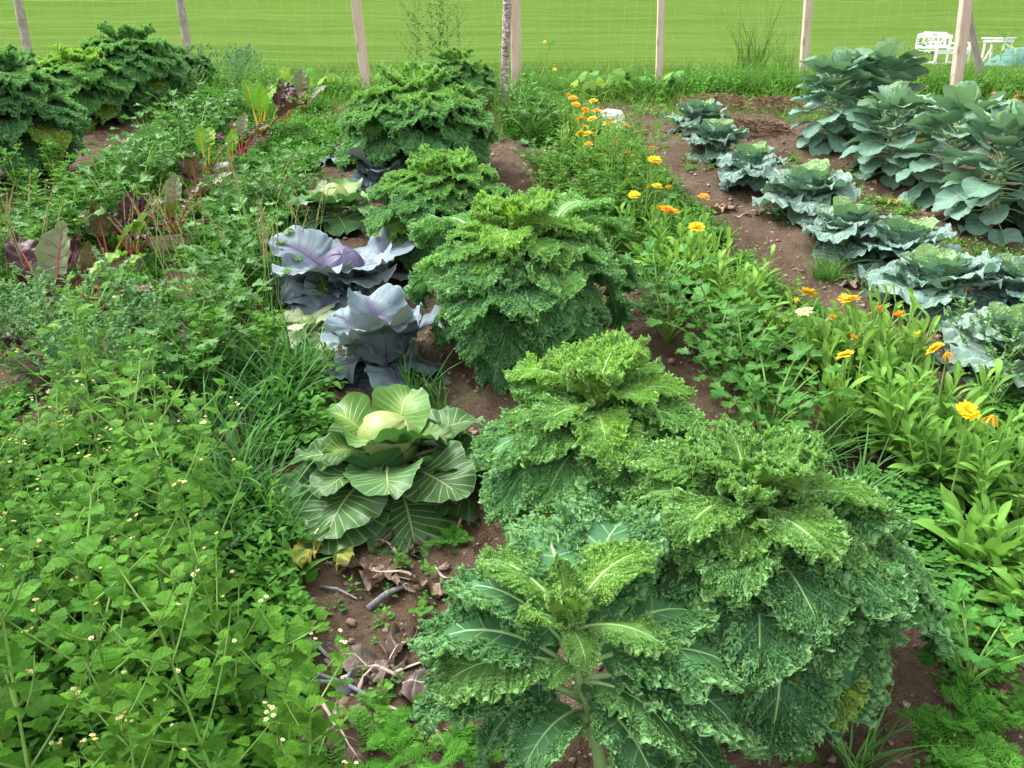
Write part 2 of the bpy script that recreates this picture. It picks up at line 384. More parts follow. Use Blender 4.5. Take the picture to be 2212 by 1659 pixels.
M_CABIN = leaf_mat('cabbage_inner_leaf', (0.07, 0.17, 0.035), (0.11, 0.22, 0.055), vein=(0.36, 0.48, 0.17), nv=18, vw=0.11, vs=0.9, mw=0.05, rough=0.34, spec=0.28, trans=0.25, nscale=9, bump=0.4,
                   back=(0.045, 0.13, 0.045), rvar=0.0, vfade=1.0, wob=0.2, fade=((0.20, 0.32, 0.075), 0.05, 0.5))
M_HEAD = leaf_mat('cabbage_head', (0.215, 0.30, 0.085), (0.29, 0.365, 0.13), vein=(0.40, 0.46, 0.23), nv=11, vw=0.05, vs=0.6, mw=0.0, rough=0.3, spec=0.28, trans=0.1, nscale=6, bump=0.1, rvar=0.0, wob=0.15, vfade=1.2)
M_RED = leaf_mat('red_cabbage_leaf', (0.115, 0.160, 0.19), (0.215, 0.270, 0.305), vein=(0.115, 0.095, 0.155), nv=10, vw=0.06, vs=0.7, mw=0.05, edge=(0.36, 0.41, 0.44), ew=0.05, es=0.5, rough=0.5, spec=0.19,
                 trans=0.12, nscale=8, bump=0.4, back=(0.135, 0.165, 0.19), rvar=0.0, wob=0.4, fade=((0.10, 0.085, 0.165), 0.03, 0.4), spots=((0.12, 0.09, 0.14), 16, 0.60, 0.7), holes=(19, 0.80, 0.10))
M_REDHEAD = leaf_mat('red_cabbage_head', (0.07, 0.06, 0.125), (0.125, 0.11, 0.20), vein=(0.10, 0.05, 0.16), nv=9, vw=0.05, vs=0.6, mw=0.0, rough=0.35, spec=0.25, trans=0.05, nscale=8, bump=0.2, rvar=0.0, vfade=1.2)
M_SAVOY = leaf_mat('savoy_leaf', (0.120, 0.200, 0.168), (0.230, 0.315, 0.275), vein=(0.36, 0.52, 0.40), nv=9, vw=0.2, vs=0.7, mw=0.055, edge=(0.33, 0.43, 0.37), ew=0.06, es=0.6, rough=0.5, spec=0.12,
                   trans=0.16, nscale=8, bump=0.85, back=(0.14, 0.27, 0.21), rvar=0.0, wob=0.5, blister=1.3, bscale=60, holes=(22, 0.82, 0.08))
M_SAVIN = leaf_mat('savoy_heart_leaf', (0.165, 0.30, 0.15), (0.25, 0.40, 0.225), vein=(0.42, 0.60, 0.34), nv=9, vw=0.2, vs=0.8, mw=0.06, edge=(0.4, 0.55, 0.33), ew=0.06, es=0.5, rough=0.45, spec=0.19,
                   trans=0.22, nscale=8, bump=0.85, back=(0.12, 0.25, 0.15), rvar=0.0, wob=0.5, blister=1.3, bscale=60)
M_SPROUT = leaf_mat('sprout_leaf', (0.120, 0.225, 0.160), (0.215, 0.335, 0.245), vein=(0.28, 0.43, 0.26), nv=6, vw=0.12, vs=0.65, mw=0.06, edge=(0.2, 0.33, 0.2), ew=0.05, es=0.4, rough=0.42, spec=0.18,
                    trans=0.18, nscale=8, bump=0.35, back=(0.16, 0.29, 0.20), rvar=0.0, wob=0.4, midc=(0.36, 0.48, 0.28))
M_SPSTEM = plain_mat('sprout_stem', (0.24, 0.36, 0.17), (0.36, 0.46, 0.26), 20, 0.5, 0.35, 0.2)
M_CAL = leaf_mat('marigold_leaf', (0.105, 0.245, 0.032), (0.18, 0.345, 0.065), vein=(0.30, 0.5, 0.14), nv=5, vw=0.06, vs=0.25, mw=0.09, rough=0.42, spec=0.12, trans=0.32, nscale=14, bump=0.2, back=(0.22, 0.40, 0.10), rvar=0.5, wob=0.3)
M_GAL = leaf_mat('galinsoga_leaf', (0.048, 0.155, 0.013), (0.100, 0.250, 0.026), vein=(0.045, 0.16, 0.014), nv=5, vw=0.2, vs=0.55, mw=0.07, rough=0.5, spec=0.08, trans=0.33, nscale=20, bump=0.4, back=(0.13, 0.29, 0.09), rvar=0.6, wob=0.25)
M_GSTEM = plain_mat('weed_stem', (0.17, 0.33, 0.06), (0.25, 0.42, 0.11), 30, 0.5, 0.3, 0)
M_CEL = leaf_mat('celeriac_leaf', (0.035, 0.145, 0.022), (0.072, 0.225, 0.038), vein=(0.13, 0.3, 0.07), nv=4, vw=0.08, vs=0.4, mw=0.06, rough=0.3, spec=0.14, trans=0.28, nscale=16, bump=0.25, back=(0.09, 0.22, 0.06), rvar=0.6)
M_WEED = leaf_mat('weed_leaf', (0.055, 0.185, 0.027), (0.12, 0.295, 0.05), vein=None, rough=0.5, spec=0.06, trans=0.32, nscale=3, bump=0, rvar=0.8, tint=True)
M_GOOSE = leaf_mat('goosefoot_leaf', (0.10, 0.215, 0.085), (0.175, 0.31, 0.14), vein=None, rough=0.6, spec=0.06, trans=0.28, nscale=8, bump=0, rvar=0.5, tint=True)
M_GRASS = leaf_mat('grass_blade', (0.058, 0.170, 0.036), (0.125, 0.270, 0.070), vein=None, rough=0.45, spec=0.10, trans=0.32, nscale=2.0, bump=0, rvar=0.8, tint=True)
M_MOWN = leaf_mat('meadow_grass', (0.066, 0.132, 0.019), (0.110, 0.178, 0.036), vein=None, rough=0.6, spec=0.04, trans=0.32, nscale=0.35, bump=0, rvar=0.8, tint=True)
M_SQUASH = leaf_mat('squash_leaf', (0.085, 0.235, 0.045), (0.145, 0.33, 0.075), vein=(0.25, 0.42, 0.16), nv=5, vw=0.08, vs=0.5, mw=0.05, rough=0.55, spec=0.08, trans=0.3, nscale=7, bump=0.4, rvar=0.3, back=(0.17, 0.31, 0.13))
M_CHARD = leaf_mat('chard_leaf', (0.7, 0.7, 0.7), (1.0, 1.0, 1.0), vein=(1.3, 0.9, 0.8), nv=6, vw=0.06, vs=0.35, mw=0.05, rough=0.28, spec=0.33, trans=0.22, nscale=12, bump=0.9, rvar=0.3, blister=1.0, bscale=45)
M_CLOVER = leaf_mat('clover_leaf', (0.05, 0.17, 0.03), (0.10, 0.26, 0.055), vein=None, rough=0.55, spec=0.06, trans=0.28, nscale=6, bump=0, rvar=0.7)
M_FERNY = leaf_mat('mayweed_leaf', (0.05, 0.19, 0.022), (0.115, 0.31, 0.045), vein=None, rough=0.5, spec=0.06, trans=0.25, nscale=6, bump=0, rvar=0.6, tint=True)
M_DEAD = leaf_mat('withered_leaf', (0.075, 0.056, 0.045), (0.27, 0.21, 0.165), vein=(0.44, 0.36, 0.31), nv=7, vw=0.1, vs=0.4, mw=0.06, rough=0.75, spec=0.11, trans=0.1, nscale=22, bump=0.8, rvar=0.0, spots=((0.05, 0.035, 0.03), 18, 0.56, 0.8))
M_YEL = leaf_mat('yellowed_leaf', (0.34, 0.32, 0.06), (0.52, 0.46, 0.11), vein=(0.55, 0.55, 0.25), nv=7, vw=0.08, vs=0.6, mw=0.06, rough=0.5, spec=0.17, trans=0.25, nscale=9, bump=0.4, rvar=0.3, spots=((0.16, 0.09, 0.03), 10, 0.6, 0.8))
M_PALE = leaf_mat('cut_cabbage_leaf', (0.42, 0.52, 0.30), (0.62, 0.66, 0.46), vein=(0.68, 0.72, 0.5), nv=8, vw=0.07, vs=0.7, mw=0.08, rough=0.4, spec=0.22, trans=0.2, nscale=7, bump=0.3, rvar=0.0, edge=(0.16, 0.3, 0.13), ew=0.3, es=0.6)
def petal_mat(name, lo, hi, base):
    t = NT(name); a = t.attr('lf'); sp = t.n('ShaderNodeSeparateXYZ'); t.put(sp.inputs[0], a.outputs['Vector'])
    rn = t.attr('rnd').outputs['Fac']; c = t.mix(rn, lo, hi); c = t.mix(t.rng(sp.outputs[0], 0.35, 0.0), c, base)
    oi = t.n('ShaderNodeObjectInfo'); c = t.mix(1.0, c, oi.outputs['Color'], 'MULTIPLY')
    b = t.bsdf(c, 0.55, 0.2); tr = t.n('ShaderNodeBsdfTranslucent'); t.put(tr.inputs[0], c)
    mx = t.n('ShaderNodeMixShader'); mx.inputs[0].default_value = 0.25; t.t.links.new(b, mx.inputs[1]); t.t.links.new(tr.outputs[0], mx.inputs[2])
    return t.out(mx.outputs[0])
M_ORANGE = petal_mat('orange_petal', (0.82, 0.27, 0.006), (0.86, 0.36, 0.01), (0.75, 0.2, 0.01))
M_YPETAL = petal_mat('yellow_petal', (0.84, 0.50, 0.010), (0.86, 0.58, 0.02), (0.8, 0.36, 0.01))
M_LEMON = petal_mat('pale_yellow_petal', (0.84, 0.74, 0.22), (0.86, 0.80, 0.36), (0.8, 0.6, 0.1))
M_REDP = petal_mat('rust_red_petal', (0.45, 0.06, 0.012), (0.6, 0.12, 0.02), (0.3, 0.03, 0.01))
M_PINK = petal_mat('pink_petal', (0.72, 0.16, 0.20), (0.8, 0.3, 0.3), (0.7, 0.2, 0.1))
M_DISC = plain_mat('flower_disc', (0.55, 0.2, 0.01), (0.75, 0.38, 0.02), 300, 0.7, 0.2, 0.3)
M_GDISC = plain_mat('tiny_flower_disc', (0.7, 0.45, 0.03), (0.8, 0.56, 0.06), 400, 0.7, 0.2, 0)
M_WPETAL = plain_mat('tiny_white_petal', (0.72, 0.74, 0.66), (0.8, 0.8, 0.74), 100, 0.6, 0.2, 0)
M_STRAW = plain_mat('dry_straw', (0.36, 0.26, 0.13), (0.52, 0.40, 0.22), 40, 0.7, 0.2, 0.2)
M_SEED = plain_mat('grass_seed_head', (0.24, 0.19, 0.09), (0.36, 0.33, 0.15), 60, 0.8, 0.1, 0)
M_WHITE = plain_mat('white_paint', (0.78, 0.78, 0.76), (0.84, 0.84, 0.82), 8, 0.5, 0.3, 0.05)

# ------------------------------------------------------------------ clods and pebbles (nobody could count them)
def lump_proto(n=4):
    u = np.linspace(0.12, np.pi - 0.12, n + 1); v = np.linspace(0, 2 * np.pi, 6, endpoint=False)
    U, W = np.meshgrid(u, v, indexing='ij')
    V = np.stack([np.sin(U) * np.cos(W), np.sin(U) * np.sin(W), np.cos(U)], -1)
    F = gridF(n + 1, 6, True); cap = [[0, 1, 2, 3], [0, 3, 4, 5], [n * 6, n * 6 + 3, n * 6 + 2, n * 6 + 1], [n * 6, n * 6 + 5, n * 6 + 4, n * 6 + 3]]
    return V.reshape(-1, 3), np.concatenate([F, np.array(cap)]), np.zeros((V.size // 3, 3))
def lumps(name, m, P, s0, s1, rng, flat=0.6):
    mb = MB(); base = lump_proto()
    for k in range(6):
        V = base[0] * (1 + 0.8 * (rng.rand(len(base[0]), 1) - 0.5)); pr = (V, base[1], base[2])
        idx = np.arange(k, len(P), 6); Ms = np.zeros((len(idx), 4, 4)); Ms[:, 3, 3] = 1
        for j, i in enumerate(idx):
            s = s0 + (s1 - s0) * rng.rand() ** 3; a = rng.rand() * 6.28
            Ms[j, :3, :3] = np.array(Matrix.Rotation(a, 3, 'Z') @ Matrix.Rotation(rng.rand() - .5, 3, 'X')) @ np.diag([s * (0.8 + .6 * rng.rand()), s, s * flat])
            Ms[j, :3, 3] = P[i] + np.array([0, 0, s * 0.15])
        mb.scatter(pr, Ms, rng.rand(len(idx)))
    o = mb.obj(name, m); tag(o, kind='stuff'); return o
def rnd_mat(name, cols, rough=0.9):
    t = NT(name); rn = t.attr('rnd').outputs['Fac']; r = t.n('ShaderNodeValToRGB'); t.put(r.inputs[0], rn)
    r.color_ramp.elements[0].color = (*cols[0], 1); r.color_ramp.elements[1].color = (*cols[-1], 1)
    for i, c in enumerate(cols[1:-1]): e = r.color_ramp.elements.new((i + 1) / (len(cols) - 1)); e.color = (*c, 1)
    c = t.mix(0.35, r.outputs[0], t.mix(t.noise(60, t.obj_co(), 3), (0.05, 0.03, 0.02), (0.5, 0.4, 0.3)))
    return t.out(t.bsdf(c, rough, 0.2))
_r = np.random.RandomState(11)
def field_pts(n, x0, x1, y0, y1, rng, pw=1.0):
    y = y0 + (y1 - y0) * rng.rand(n) ** pw; x = x0 + (x1 - x0) * rng.rand(n)
    k = np.abs(x) < 0.75 * y + 0.5
    x, y = x[k], y[k]; return np.stack([x, y, soil_z(x, y)], -1)
tag(lumps('soil_clods', rnd_mat('clod', [(0.11, 0.07, 0.045), (0.17, 0.11, 0.075), (0.23, 0.16, 0.11)]), field_pts(20000, -3.5, 4.5, 0.5, 6, _r, 1.4), 0.0025, 0.015, _r))
lumps('pebbles', rnd_mat('pebble', [(0.32, 0.25, 0.19), (0.42, 0.37, 0.31), (0.22, 0.16, 0.12), (0.5, 0.47, 0.42)], 0.6), field_pts(2600, -3.5, 4.5, 0.5, 6, _r, 1.4), 0.003, 0.014, _r, 0.7)

# ------------------------------------------------------------------ helpers for masses of small leaves
def poly_pts(poly, n, rng, h=0.0, patch=0.0, seed=0, scale=0.3):
    """n points spread over the ground area whose outline is given in the photo's frame"""
    Q = np.array([list(G(px, py, h))[:2] for px, py in poly]); lo, hi = Q.min(0), Q.max(0); out = []
    while sum(len(o) for o in out) < n:
        p = lo + (hi - lo) * rng.rand(n * 2, 2); ins = np.zeros(len(p), bool); j = len(Q) - 1
        for i in range(len(Q)):
            c = ((Q[i, 1] > p[:, 1]) != (Q[j, 1] > p[:, 1])) & (p[:, 0] < (Q[j, 0] - Q[i, 0]) * (p[:, 1] - Q[i, 1]) / (Q[j, 1] - Q[i, 1] + 1e-12) + Q[i, 0])
            ins ^= c; j = i
        if patch: ins &= vnoise(p[:, 0], p[:, 1], scale, seed) > patch
        out.append(p[ins])
        if not ins.any(): break
    p = np.concatenate(out)[:n]
    z = np.where(p[:, 1] < 6.8, soil_z(p[:, 0], p[:, 1]), terr(p[:, 0], p[:, 1]))
    return np.stack([p[:, 0], p[:, 1], z], -1)
def batch_mats(P, rng, s0, s1, tilt=0.25, spw=1.0):
    n = len(P); az = rng.rand(n) * 2 * np.pi; t1 = (rng.rand(n) - .5) * 2 * tilt; t2 = (rng.rand(n) - .5) * 2 * tilt
    s = s0 + (s1 - s0) * rng.rand(n) ** spw; ca, sa = np.cos(az), np.sin(az)
    M = np.zeros((n, 4, 4)); M[:, 3, 3] = 1
    M[:, 0, 0] = ca * s; M[:, 0, 1] = -sa * s; M[:, 1, 0] = sa * s; M[:, 1, 1] = ca * s; M[:, 2, 2] = s
    M[:, 0, 2] = t1 * s; M[:, 1, 2] = t2 * s; M[:, 2, 0] = -(ca * t1 + sa * t2) * s; M[:, 2, 1] = (sa * t1 - ca * t2) * s
    M[:, :3, 3] = P; return M
SMALL = ([0, .15, .45, .75, 1], [.25, .7, 1, .75, .15])
def small_leaf(L, W, rng, pet=0.0, bend=(0.1, -0.5, 1), nu=5, cup=0.3, **kw):
    return fan_leaf(nu, 1, L, W, SMALL, rng, pet=pet, pr=0.0, bend=bend, cup=cup, psi0=1.4, **kw)
def blade(L, w, el0, el1, nseg=5, fold=0.0):
    P, d = curve_pts((0, 0, 0), 0.0, el0, el1, L, nseg + 1, 1.3)
    t = np.linspace(0, 1, nseg + 1); ww = w * (1 - t ** 2.2) * np.minimum(1, 0.55 + t * 2) + 0.0004
    V = np.stack([P + np.array([-1, 0, 0]) * ww[:, None] / 2, P + np.array([1, 0, 0]) * ww[:, None] / 2], 1)
    A = np.zeros((nseg + 1, 2, 3)); A[..., 0] = t[:, None]
    return V.reshape(-1, 3), gridF(nseg + 1, 2)[:, ::-1], A.reshape(-1, 3)
def merge(parts):
    mb = MB()
    for p, M, r in parts: mb.scatter(p, [M], [r])
    V, F, A, M = mb.arrays(); return V, F, A, M

# ------------------------------------------------------------------ leaf shapes of the large vegetables
RK = np.random.RandomState(21)
K_OUT = ([0, .06, .2, .45, .7, .88, 1], [.20, .42, .72, 1.0, .98, .72, .35])
def kale_proto(i, kind, full=False):
    r = np.random.RandomState(100 + i)
    L, W, pet, bend, k = {'old': (0.225, 0.084, 0.045, (0.0, -1.55 - 0.6 * r.rand(), 1.1), 1.0), 'mid': (0.185, 0.064, 0.045, (0.0, -1.35 - .6 * r.rand(), 1.15), 0.85),
                          'young': (0.125, 0.040, 0.02, (0.0, -0.5 - .7 * r.rand(), 1.6), 0.72)}[kind]
    nu, ns = 220, 9
    V, F, A, M, tip = fan_leaf(nu, ns, L, W, K_OUT, r, pet=pet, pr=0.0052 * k + .001, bend=bend, cup=-0.15 + 0.3 * r.rand(), psi0=1.65, psip=1.5, mid=0.84,
                    ruff=((0.010 * k, 5, 1.2), (0.007 * k, 11, 1.5)), lobes=(15, 0.05, r.rand() * 6),
                    loops=((0.008 * k, 0.004 * k, 0.004 * k, 27, 1.2, 3.0), (0.0045 * k, 0.003 * k, 0.003 * k, 63, 1.8, 5.0)), lat=(r.rand() - .5) * .25)
    nq = 2 * nu - 1; nb = nq * (ns + 1)
    P = V[:nb].reshape(nq, ns + 1, 3); q = np.linspace(-1, 1, nq); u = 1 - np.abs(q)
    mb = MB(); mb.add(V, F, A); mb.M = [M]
    qf = np.linspace(-1, 1, 2 * nq - 1)
    def res(a): return np.stack([np.interp(qf, q, a[:, j]) for j in range(3)], -1)
    def sm(a, k=9):                                # smooth frame along the margin
        ker = np.ones(k) / k; return np.stack([np.convolve(np.pad(a[:, j], k // 2, mode='edge'), ker, 'valid') for j in range(3)], -1)
    uf = 1 - np.abs(qf)
    for s0, hh, cyc in (((0.12, .7, 30), (0.22, .8, 44), (0.32, .85, 54)) if full else ()) + ((0.42, 0.75, 66), (0.53, 0.85, 76), (0.64, 0.95, 84), (0.75, 1.0, 92), (0.87, 1.1, 100), (1.0, 1.2, 108)):
        s0 = s0 + 0.03 * (r.rand() - .5); j0 = s0 * ns; j = min(int(j0), ns - 1); w = j0 - j
        base = P[:, j] * (1 - w) + P[:, j + 1] * w; ins = P[:, max(j - 2, 0)]
        D = sm(base - ins); D /= np.linalg.norm(D, axis=1)[:, None] + 1e-9
        E = sm(np.gradient(base, axis=0)); E /= np.linalg.norm(E, axis=1)[:, None] + 1e-9
        N = np.cross(E, D); N /= np.linalg.norm(N, axis=1)[:, None] + 1e-9
        base, D, E, N = res(base), res(D), res(E), res(N)
        ph = r.rand(6) * 6.28
        a1 = np.pi * cyc * qf + ph[0] + 1.2 * np.sin(np.pi * cyc * .29 * qf + ph[1]) + 0.8 * np.sin(np.pi * cyc * .61 * qf + ph[2])
        a2 = np.pi * cyc * 2.3 * qf + ph[3] + 1.2 * np.sin(np.pi * cyc * .8 * qf + ph[4])
        amp = 0.0058 * k * hh * np.clip(uf * 5, 0.25, 1) * (0.72 + 0.28 * np.sin(np.pi * cyc * .13 * qf + ph[5]))
        rows = []
        for wv in (0.0, 0.3, 0.62, 1.0):
            lift = (1.15 if s0 < .95 else 0.55) * wv * (0.75 + 0.35 * np.sin(a1 * 0.5 + 1)); outw = (0.15 if s0 < .95 else 0.55) * wv
            c1 = wv * np.sin(a1) * 0.9 + 0.55 * wv ** 2 * np.sin(a2); c2 = wv * 0.55 * np.sin(2 * a1 + 1) + 0.35 * wv ** 2 * np.cos(a2)
            rows.append(base + amp[:, None] * (N * (lift + 0.35 * wv * np.sin(a2 + 2))[:, None] + D * (outw + c1 * (1.0 if s0 < .95 else 0.5))[:, None] + E * c2[:, None] + N * ((0.9 if s0 > .95 else 0) * c1)[:, None]))
        RR = np.stack(rows, 1); n = len(qf)
        AA = np.stack([np.broadcast_to(uf[:, None], (n, 4)), np.full((n, 4), 0.8), np.broadcast_to(np.array([0.5, 0.7, 0.88, 1.0])[None], (n, 4))], -1)
        mb.add(RR, gridF(n, 4), AA, 0.5)
    V, F, A, M = mb.arrays()
    return V, F, A, M, tip
KALE = {k: [proto_mesh('kale_leaf', kale_proto(i + {'old': 0, 'mid': 20, 'young': 40}[k], k, k == 'young' or (k == 'mid' and i > 1) or i > 5), [M_KALE, M_KSTEM]) for i in range(n)] for k, n in (('old', 10), ('mid', 5), ('young', 4))}
KPICK = {'old': [6, 7, 8, 9, 6, 7, 8, 9, 1, 4], 'mid': [2, 3, 4, 2, 3, 4, 0], 'young': [0, 1, 2, 3]}
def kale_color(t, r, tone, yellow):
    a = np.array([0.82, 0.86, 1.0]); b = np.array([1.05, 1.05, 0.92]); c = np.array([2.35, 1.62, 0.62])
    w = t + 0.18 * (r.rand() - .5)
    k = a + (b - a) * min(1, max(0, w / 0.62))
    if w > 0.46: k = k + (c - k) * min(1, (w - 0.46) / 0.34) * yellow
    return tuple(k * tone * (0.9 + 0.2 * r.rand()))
def kale(p, H, n, size, seed, label, group, tone=1.0, yellow=1.0, lean=(0, 0), low=0.32, up=1.0, face=None, elo=-0.45):
    r = np.random.RandomState(seed)
    root = thing('curly_kale', label, 'kale plant', p, 0, group)
    tone = np.array(tone if not np.isscalar(tone) else (tone,) * 3)
    sp = np.array([[lean[0] * t ** 1.3 * H, lean[1] * t ** 1.3 * H, H * t - 0.03 * (t == 0)] for t in np.linspace(0, 1, 9)])
    mb = MB(); mb.add(*tube(sp, np.linspace(0.019, 0.009, 9) * (H / 0.45) ** .5, 10))
    for k in range(10):                       # leaf scars and stubs of picked leaves
        t = 0.1 + 0.4 * r.rand(); b = sp[0] + (sp[-1] - sp[0]) * t; az = r.rand() * 6.28
        P, _ = curve_pts(b, az, 0.3, 0.5, 0.025 + 0.03 * r.rand(), 4); mb.add(*tube(P, np.linspace(0.006, 0.004, 4), 6))
    mb.obj('stem', M_KSTEM, root)
    a0 = r.rand() * 6.28
    for i in range(n):
        t = (i + 0.5) / n; hh = low + (1 - low) * t ** 0.85
        b = np.array([np.interp(hh, np.linspace(0, 1, 9), sp[:, k]) for k in range(3)])
        az = a0 + i * 2.39996 + (r.rand() - .5) * .5
        el = float(np.interp(t, [0, .35, .65, .85, 1], [elo + 0.55, 0.7, 0.85, 0.95, up])) + (r.rand() - .5) * .3
        kind = 'old' if t < .56 else ('mid' if t < .82 else 'young')
        s = size * float(np.interp(t, [0, .3, .55, .57, .81, .83, 1], [0.85, 1.1, 1.0, 1.12, 0.95, 1.25, 0.9])) * (0.88 + 0.24 * r.rand())
        pm = KALE[kind][KPICK[kind][r.randint(len(KPICK[kind]))]]
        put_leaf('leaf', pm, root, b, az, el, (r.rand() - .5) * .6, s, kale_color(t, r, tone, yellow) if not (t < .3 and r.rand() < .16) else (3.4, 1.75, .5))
    return root
GK = 'curly kale plants down the middle of the garden'
def gp_h(px, py, h): return GP(px, py, h)
# the front plant: bare lower stem, leaves placed one by one
def front_kale():
    base = GP(1312, 1735); root = thing('curly_kale', 'kale with a bare pale stem and bright yellow green heart, nearest the camera', 'kale plant', base, 0, GK)
    top = np.array(G(1240, 1452, 0.30) + Vector((0, 0, 0.0))); top[2] = base.z + 0.31
    sp = np.array([np.array([0, 0, -0.03]) + (top - np.array(base) - np.array([0, 0, -0.03])) * t + np.array([0.012 * math.sin(t * 3), 0, 0]) for t in np.linspace(0, 1, 9)])
    end = sp[-1] + np.array([-0.01, 0.02, 0.06])
    mb = MB(); mb.add(*tube(np.concatenate([sp, [end]]), np.linspace(0.0165, 0.008, 10), 12))
    r = np.random.RandomState(3)
    for k in range(16):
        t = 0.15 + 0.75 * r.rand(); b = sp[0] + (sp[-1] - sp[0]) * t; P, _ = curve_pts(b, r.rand() * 6.28, 0.1, 0.4, 0.018 + 0.05 * r.rand() * (t < .5), 4); mb.add(*tube(P, np.linspace(0.006, 0.0045, 4), 6))
    mb.obj('stem', M_KSTEM, root)
    def onstem(t): return sp[0] + (sp[-1] - sp[0]) * t if t <= 1 else end
    def w(px, py, h):
        g = G(px, py, h); return np.array([g.x - base.x, g.y - base.y, g.z + h - base.z])
    # (stem fraction, tip pixel, tip height, kind, variant, colour t)
    L = [(0.93, 905, 1408, 0.27, 'old', 0, .3), (0.97, 945, 1545, 0.26, 'old', 1, .62), (0.8, 915, 1590, 0.17, 'old', 2, .1), (0.72, 1110, 1690, 0.20, 'old', 3, .3), (0.9, 1495, 1640, 0.24, 'old', 4, .5),
         (0.98, 1620, 1500, 0.28, 'old', 5, .45), (0.85, 1420, 1760, 0.15, 'old', 0, .25), (1.1, 1398, 1190, 0.42, 'mid', 2, .74), (1.05, 1045, 1205, 0.40, 'mid', 3, .7), (1.1, 1275, 1465, 0.37, 'mid', 4, .78),
         (1.2, 1203, 1205, 0.49, 'young', 0, .95), (1.2, 1110, 1330, 0.44, 'young', 1, .97), (1.15, 1300, 1290, 0.44, 'young', 2, .95), (1.2, 1225, 1290, 0.5, 'young', 3, 1.0), (1.2, 1190, 1262, 0.47, 'young', 1, 1.0),
         (1.0, 985, 1275, 0.33, 'old', 3, .25), (1.0, 1340, 1130, 0.36, 'old', 2, .2), (1.05, 1165, 1130, 0.38, 'old', 5, .3), (0.95, 1530, 1345, 0.30, 'old', 1, .35), (0.9, 1610, 1620, 0.18, 'old', 2, .15),
         (0.85, 1040, 1640, 0.1, 'old', 5, .05), (0.9, 1330, 1560, 0.26, 'old', 0, .2), (1.0, 1180, 1500, 0.33, 'mid', 3, .55), (0.75, 1580, 1720, 0.1, 'old', 4, .1), (1.05, 1460, 1420, 0.36, 'mid', 1, .6)]
    for t, px, py, h, kind, v, ct in L:
        b = onstem(t); tgt = w(px, py, h)
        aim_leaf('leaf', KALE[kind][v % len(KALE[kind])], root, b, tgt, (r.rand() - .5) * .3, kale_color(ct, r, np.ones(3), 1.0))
front_kale()
K2 = kale(GP(1600, 1470), 0.42, 88, 1.25, 31, 'sprawling kale just behind the front plant, arching leaves over bare soil', GK, (0.92, 0.97, 1.02), 0.9, (-0.02, 0.14))
def arching(root, L, top=(-0.01, 0.06, 0.36), tone=(.95, 1, 1.02)):
    """long leaves that arch out from the crown and down to the soil"""
    r = np.random.RandomState(8); b0 = root.location
    for px, py, h, v, ct in L:
        g = G(px, py, h); tgt = np.array([g.x - b0.x, g.y - b0.y, g.z + h - b0.z]); top = np.array(top); st = top + (tgt - top) * np.array([.38, .38, .2]) + np.array([0, 0, .02])
        P = np.stack([top + (st - top) * t + np.array([0, 0, .05 * math.sin(math.pi * t)]) for t in np.linspace(0, 1, 6)])
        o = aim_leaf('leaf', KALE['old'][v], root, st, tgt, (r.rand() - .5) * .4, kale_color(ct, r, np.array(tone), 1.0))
        mb = MB(); mb.add(*tube(P, np.linspace(.0065, .005, 6), 7)); mb.obj('leaf_stalk', M_KSTEM, root)
arching(K2, [(2005, 1430, .10, 1, .3), (1940, 1300, .20, 7, .4), (1875, 1165, .26, 8, .55), (1880, 1500, .06, 4, .25), (1770, 1590, .08, 3, .1), (1985, 1340, .14, 9, .35), (1690, 1640, .1, 6, .2), (1780, 1450, .16, 2, .3)])
kale(GP(1295, 1180), 0.42, 80, 1.2, 33, 'kale with yellow green top beside the big green cabbage', GK, 1.12, 1.15, (-0.05, 0.1))
K3 = kale(GP(1130, 800), 0.48, 88, 1.3, 35, 'tall kale with bright lime crown across from the open rosette red cabbage', GK, 1.22, 1.25, (-0.05, 0.1))
arching(K3, [(1355, 520, .30, 7, .5), (1345, 640, .12, 8, .42), (905, 670, .10, 6, .4), (915, 540, .24, 9, .5), (1325, 720, .05, 1, .3), (1290, 470, .38, 2, .6), (960, 760, .05, 4, .3)], (-.02, .05, .42), (1.2, 1.2, 1.2))
kale(GP(950, 560), 0.36, 76, 1.25, 37, 'round dense kale behind the large silvery red cabbage', GK, (1.15, 1.22, 1.15), 0.9, (0.03, 0.05))
kale(GP(905, 385), 0.40, 90, 1.7, 39, 'broad domed kale showing its pale leaf stalks', GK, (1.2, 1.25, 1.2), 0.9, (0, 0.05))
kale(GP(985, 228), 0.28, 60, 1.3, 41, 'last kale of the middle row in front of the birch post', GK, (1.15, 1.2, 1.1), 0.9, (0, 0.05))
GKL = 'tall kale plants along the outer left row'
kale(GP(40, 400), 0.58, 88, 1.5, 51, 'dark blue green kale cut by the picture edge', GKL, (0.98, 1.15, 1.3), 0.25, (0, 0.05), elo=-0.5)
kale(GP(195, 262), 0.36, 76, 1.5, 53, 'pale yellow green kale below the barked post', GKL, (1.6, 1.5, 1.1), 1.2)
kale(GP(300, 240), 0.42, 84, 1.55, 55, 'tallest dark green kale standing above its neighbours', GKL, (1.15, 1.28, 1.25), 0.5)
kale(GP(395, 200), 0.25, 44, 1.1, 57, 'small dull kale half hidden by grey weeds', GKL, (0.7, 0.8, 0.85), 0.3)

